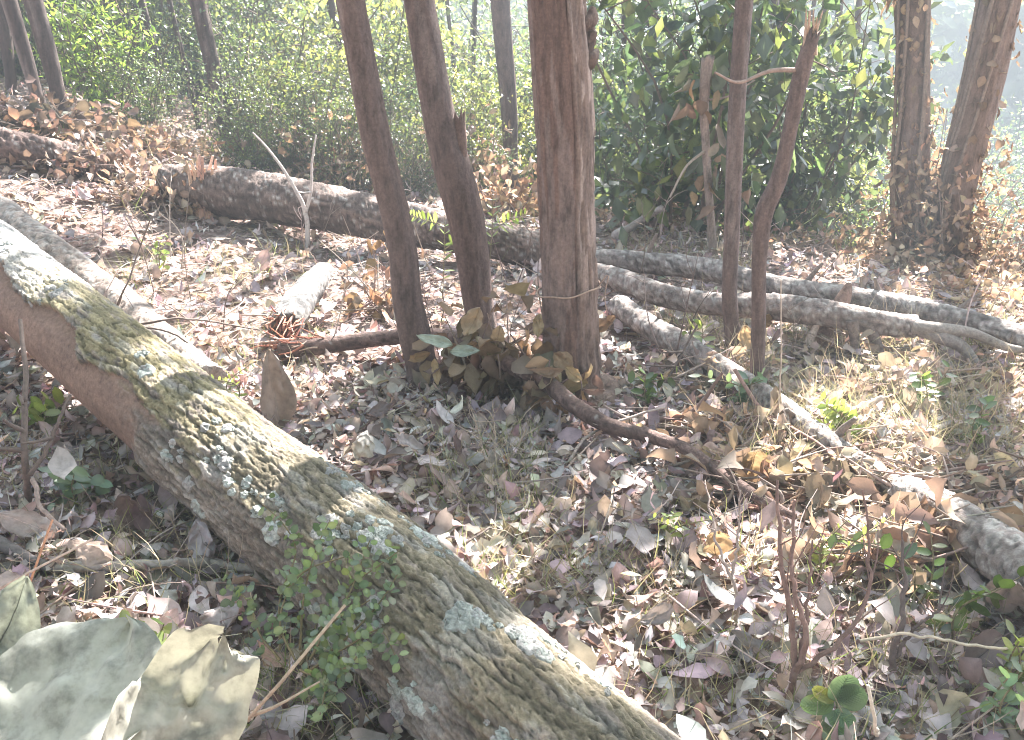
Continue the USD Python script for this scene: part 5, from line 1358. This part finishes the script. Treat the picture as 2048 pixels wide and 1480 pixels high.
for i, (px, py, tall, lab, cols, sz) in enumerate([
    (1830, 1190, 0.2, "leafy green seedling below the rough log end, upper one", LEAFG, 0.045), (1910, 1260, 0.16, "leafy green seedling near the right edge under the rough log end", LEAFG, 0.05),
    (2030, 1440, 0.14, "mint-green seedling cut by the lower right corner", MNT, 0.04), (2010, 1350, 0.15, "yellowing seedling at the right edge above the mint-green one", BRG, 0.04),
    (1650, 1130, 0.16, "small feathery light green sprout beside the reddish dead shrub", BRG, 0.03), (1690, 860, 0.15, "light green sprout on the diagonal log", BRG, 0.05),
    (1380, 700, 0.2, "yellow-green upright sprout left of the sapling trunk", BRG, 0.06), (1345, 1070, 0.12, "tiny yellow-green sprout at the top of the sunny patch", BRG, 0.03),
    (1490, 800, 0.16, "sprout with pale leaves at the foot of the sapling trunk", MNT, 0.05), (300, 1290, 0.10, "bright lime sprout behind the giant leaves", BRG, 0.05),
    (160, 980, 0.12, "mint sprout in the shade left of the mossy log", MNT, 0.06), (90, 830, 0.1, "lime sprout under the far half of the mossy log", BRG, 0.06),
    (480, 830, 0.12, "feathery sprout on the upper rim of the mossy log", BRG, 0.03), (320, 520, 0.2, "light sprout on the ground before the long log", BRG, 0.05), (1840, 800, 0.18, "leafy sprout in the sunny grass at the right", LEAFG, 0.05),
    (1960, 880, 0.2, "leafy weed in the sunny grass near the right edge", LEAFG, 0.05), (1300, 790, 0.15, "small green sprout right of the thickest trunk's foot", LEAFG, 0.05)]):
    b = hit(px, py + 30); r_ = np.random.default_rng(800 + i)
    if i == 12:
        b = b + [0, 0, 0.1]
    st_ = [[b - [0, 0, 0.02], b + [r_.normal(0, 0.03), r_.normal(0, 0.02), tall * 0.55], b + [r_.normal(0, 0.07), r_.normal(0, 0.04), tall]] for _ in range(2 + i % 3)]
    seedling(b, st_, lab, 820 + i, 8, sz, cols, 0.4 if i in (4, 7, 12) else 0.55, pinnate=i in (4, 7, 12, 5))

# creeper on the mossy log
r_ = np.random.default_rng(41)
th = Thing("creeper", "small round-leaved green creeper growing over the mossy log", "plant", hit(600, 1330))
lv = 0
runs = [[(600, 1330, 1.75), (640, 1260, 1.78), (690, 1180, 1.78), (760, 1130, 1.78), (800, 1100, 1.8)], [(560, 1300, 1.75), (560, 1200, 1.8), (590, 1090, 1.88), (560, 1040, 1.9), (525, 1010, 1.92)],
        [(640, 1320, 1.7), (720, 1250, 1.72), (770, 1190, 1.74), (800, 1140, 1.75)], [(620, 1340, 1.68), (700, 1290, 1.66), (760, 1260, 1.66), (790, 1310, 1.62)], [(560, 1320, 1.72), (520, 1270, 1.75), (500, 1210, 1.8), (460, 1165, 1.85)],
        [(600, 1340, 1.66), (650, 1370, 1.6), (640, 1430, 1.55)], [(600, 1300, 1.74), (610, 1180, 1.8), (640, 1080, 1.86), (660, 1040, 1.9)], [(600, 1310, 1.72), (680, 1220, 1.74), (740, 1080, 1.83)], [(590, 1320, 1.7), (560, 1250, 1.74), (600, 1150, 1.8), (700, 1110, 1.82)],
        [(620, 1320, 1.66), (660, 1250, 1.68), (740, 1200, 1.7)], [(640, 1330, 1.66), (700, 1330, 1.6), (730, 1290, 1.6)]]
for run in runs:
    c = spline([at(*q) for q in run], 36)
    s = th.part("stem", twig(c, 0.003, 0.0012, (0.16, 0.13, 0.07), 30, 5), TWIG)
    for k in range(5, 36):
        for sgn in (1, -1):
            if lv > 620 or r_.random() < 0.22:
                continue
            t = c[min(k + 1, 35)] - c[k - 1]; t /= np.linalg.norm(t)
            sd = np.cross(t, [0, -0.8, 0.5]); sd /= np.linalg.norm(sd)
            L = r_.uniform(0.011, 0.025)
            lf = leaves([c[k] + r_.normal(0, 0.012, 3)], sd * sgn + t * 0.3 + r_.normal(0, 0.35, 3), np.array([0.05, -0.7, 0.8]) + r_.normal(0, 0.45, 3), L, L * 0.75, r_.uniform(-0.2, 0.5), 0.15, 0, 4, 2,
                        pick(r_, [(0.12, 0.165, 0.085), (0.09, 0.13, 0.075), (0.15, 0.19, 0.085), (0.11, 0.15, 0.10)], 1, 0.15)[0], rng=r_, round_tip=True)
            lv += 1
            if lv <= 290:
                th.part("leaf", lf, GREEN)
            else:
                REST = globals().setdefault("REST", []); REST.append(lf)
if globals().get("REST"):
    th.part("small_leaves", join(REST), GREEN, kind="stuff")

# vine tied round the thickest trunk
c = []
zz = on_y(1140, 565, T3Y)
k = np.argmin(np.abs(spline(bp, 200)[:, 2] - zz[2])); cc = spline(bp, 200)[k]
for i in range(40):
    a = i * 2 * np.pi / 39
    c.append(cc + [0.121 * math.cos(a), 0.121 * math.sin(a), 0.02 * math.cos(a) + 0.004 * math.sin(5 * a)])
th = Thing("tied_vine", "thin pale vine wound round the thickest trunk at knee height", "vine", onto(cc))
v, f, _ = tube(c, 0.0035, 90, 6)
th.part("loop", (v, f), TWIG, (0.36, 0.26, 0.2))
o = cc + [0.118, -0.02, 0.02]
th.part("loose_end", twig([o, o + [0.03, -0.03, 0.05], o + [0.02, -0.02, -0.04], o + [0.035, 0, -0.12]], 0.003, 0.0015, (0.4, 0.3, 0.24), 14, 5), TWIG)

# ------------------------------------------------------------------ grass
rng = np.random.default_rng(403)


def tufts(n, per, spots, hmin, hmax, colors, spread=0.05):
    """Grass: per blades at each of n spots."""
    B = np.repeat(spots, per, 0); m = len(B)
    B = B + rng.normal(0, spread, (m, 3)) * [1, 1, 0]
    B[:, 2] = H(B[:, 0], B[:, 1])
    A = unit(rng, m) * [0.75, 0.75, 0.1] + [0, 0, 0.8]
    L = rng.uniform(hmin, hmax, m)
    return leaves(B, A, unit(rng, m), L, rng.uniform(0.0012, 0.0036, m), rng.uniform(0.2, 1.8, m), 0.1, 0, 4, 1, pick(rng, colors, m, 0.2), rng=rng, shape=0.5)


STRAW = [(0.42, 0.36, 0.27), (0.48, 0.42, 0.33), (0.34, 0.29, 0.215), (0.30, 0.29, 0.17)]
GRN = [(0.16, 0.22, 0.07), (0.22, 0.27, 0.09), (0.3, 0.3, 0.13)]
spots = []
for px0, px1, py0, py1, n in ((850, 1110, 830, 1080, 55), (1450, 2048, 690, 960, 200), (950, 1300, 1120, 1220, 30), (0, 500, 900, 1300, 60), (1250, 2048, 1050, 1470, 80), (350, 700, 620, 760, 25), (1300, 1480, 620, 680, 40), (500, 800, 1330, 1480, 30), (200, 700, 480, 600, 40), (1550, 2000, 640, 700, 60), (1200, 1500, 470, 560, 40)):
    for _ in range(n):
        spots.append(hit(rng.uniform(px0, px1), rng.uniform(py0, py1)))
spots = np.array(spots)
k = len(spots) * 2 // 3
straw = spots[(pix(spots)[:, 0] > 1400) & (pix(spots)[:, 1] < 980)]
gr = join([tufts(0, 5, straw, 0.10, 0.34, STRAW[:3] + [(0.36, 0.31, 0.23)], 0.12), tufts(0, 9, spots, 0.05, 0.2, STRAW), tufts(0, 4, spots, 0.05, 0.16, GRN), tufts(0, 10, scatter(rng, 260, 5, 11), 0.1, 0.35, STRAW + GRN, 0.1)])
p = mesh("/World/grass", gr[0], gr[1], GRASS, gr[2])
tag(p, "thin dry straw and green grass blades scattered over the clearing", "grass", kind="stuff")
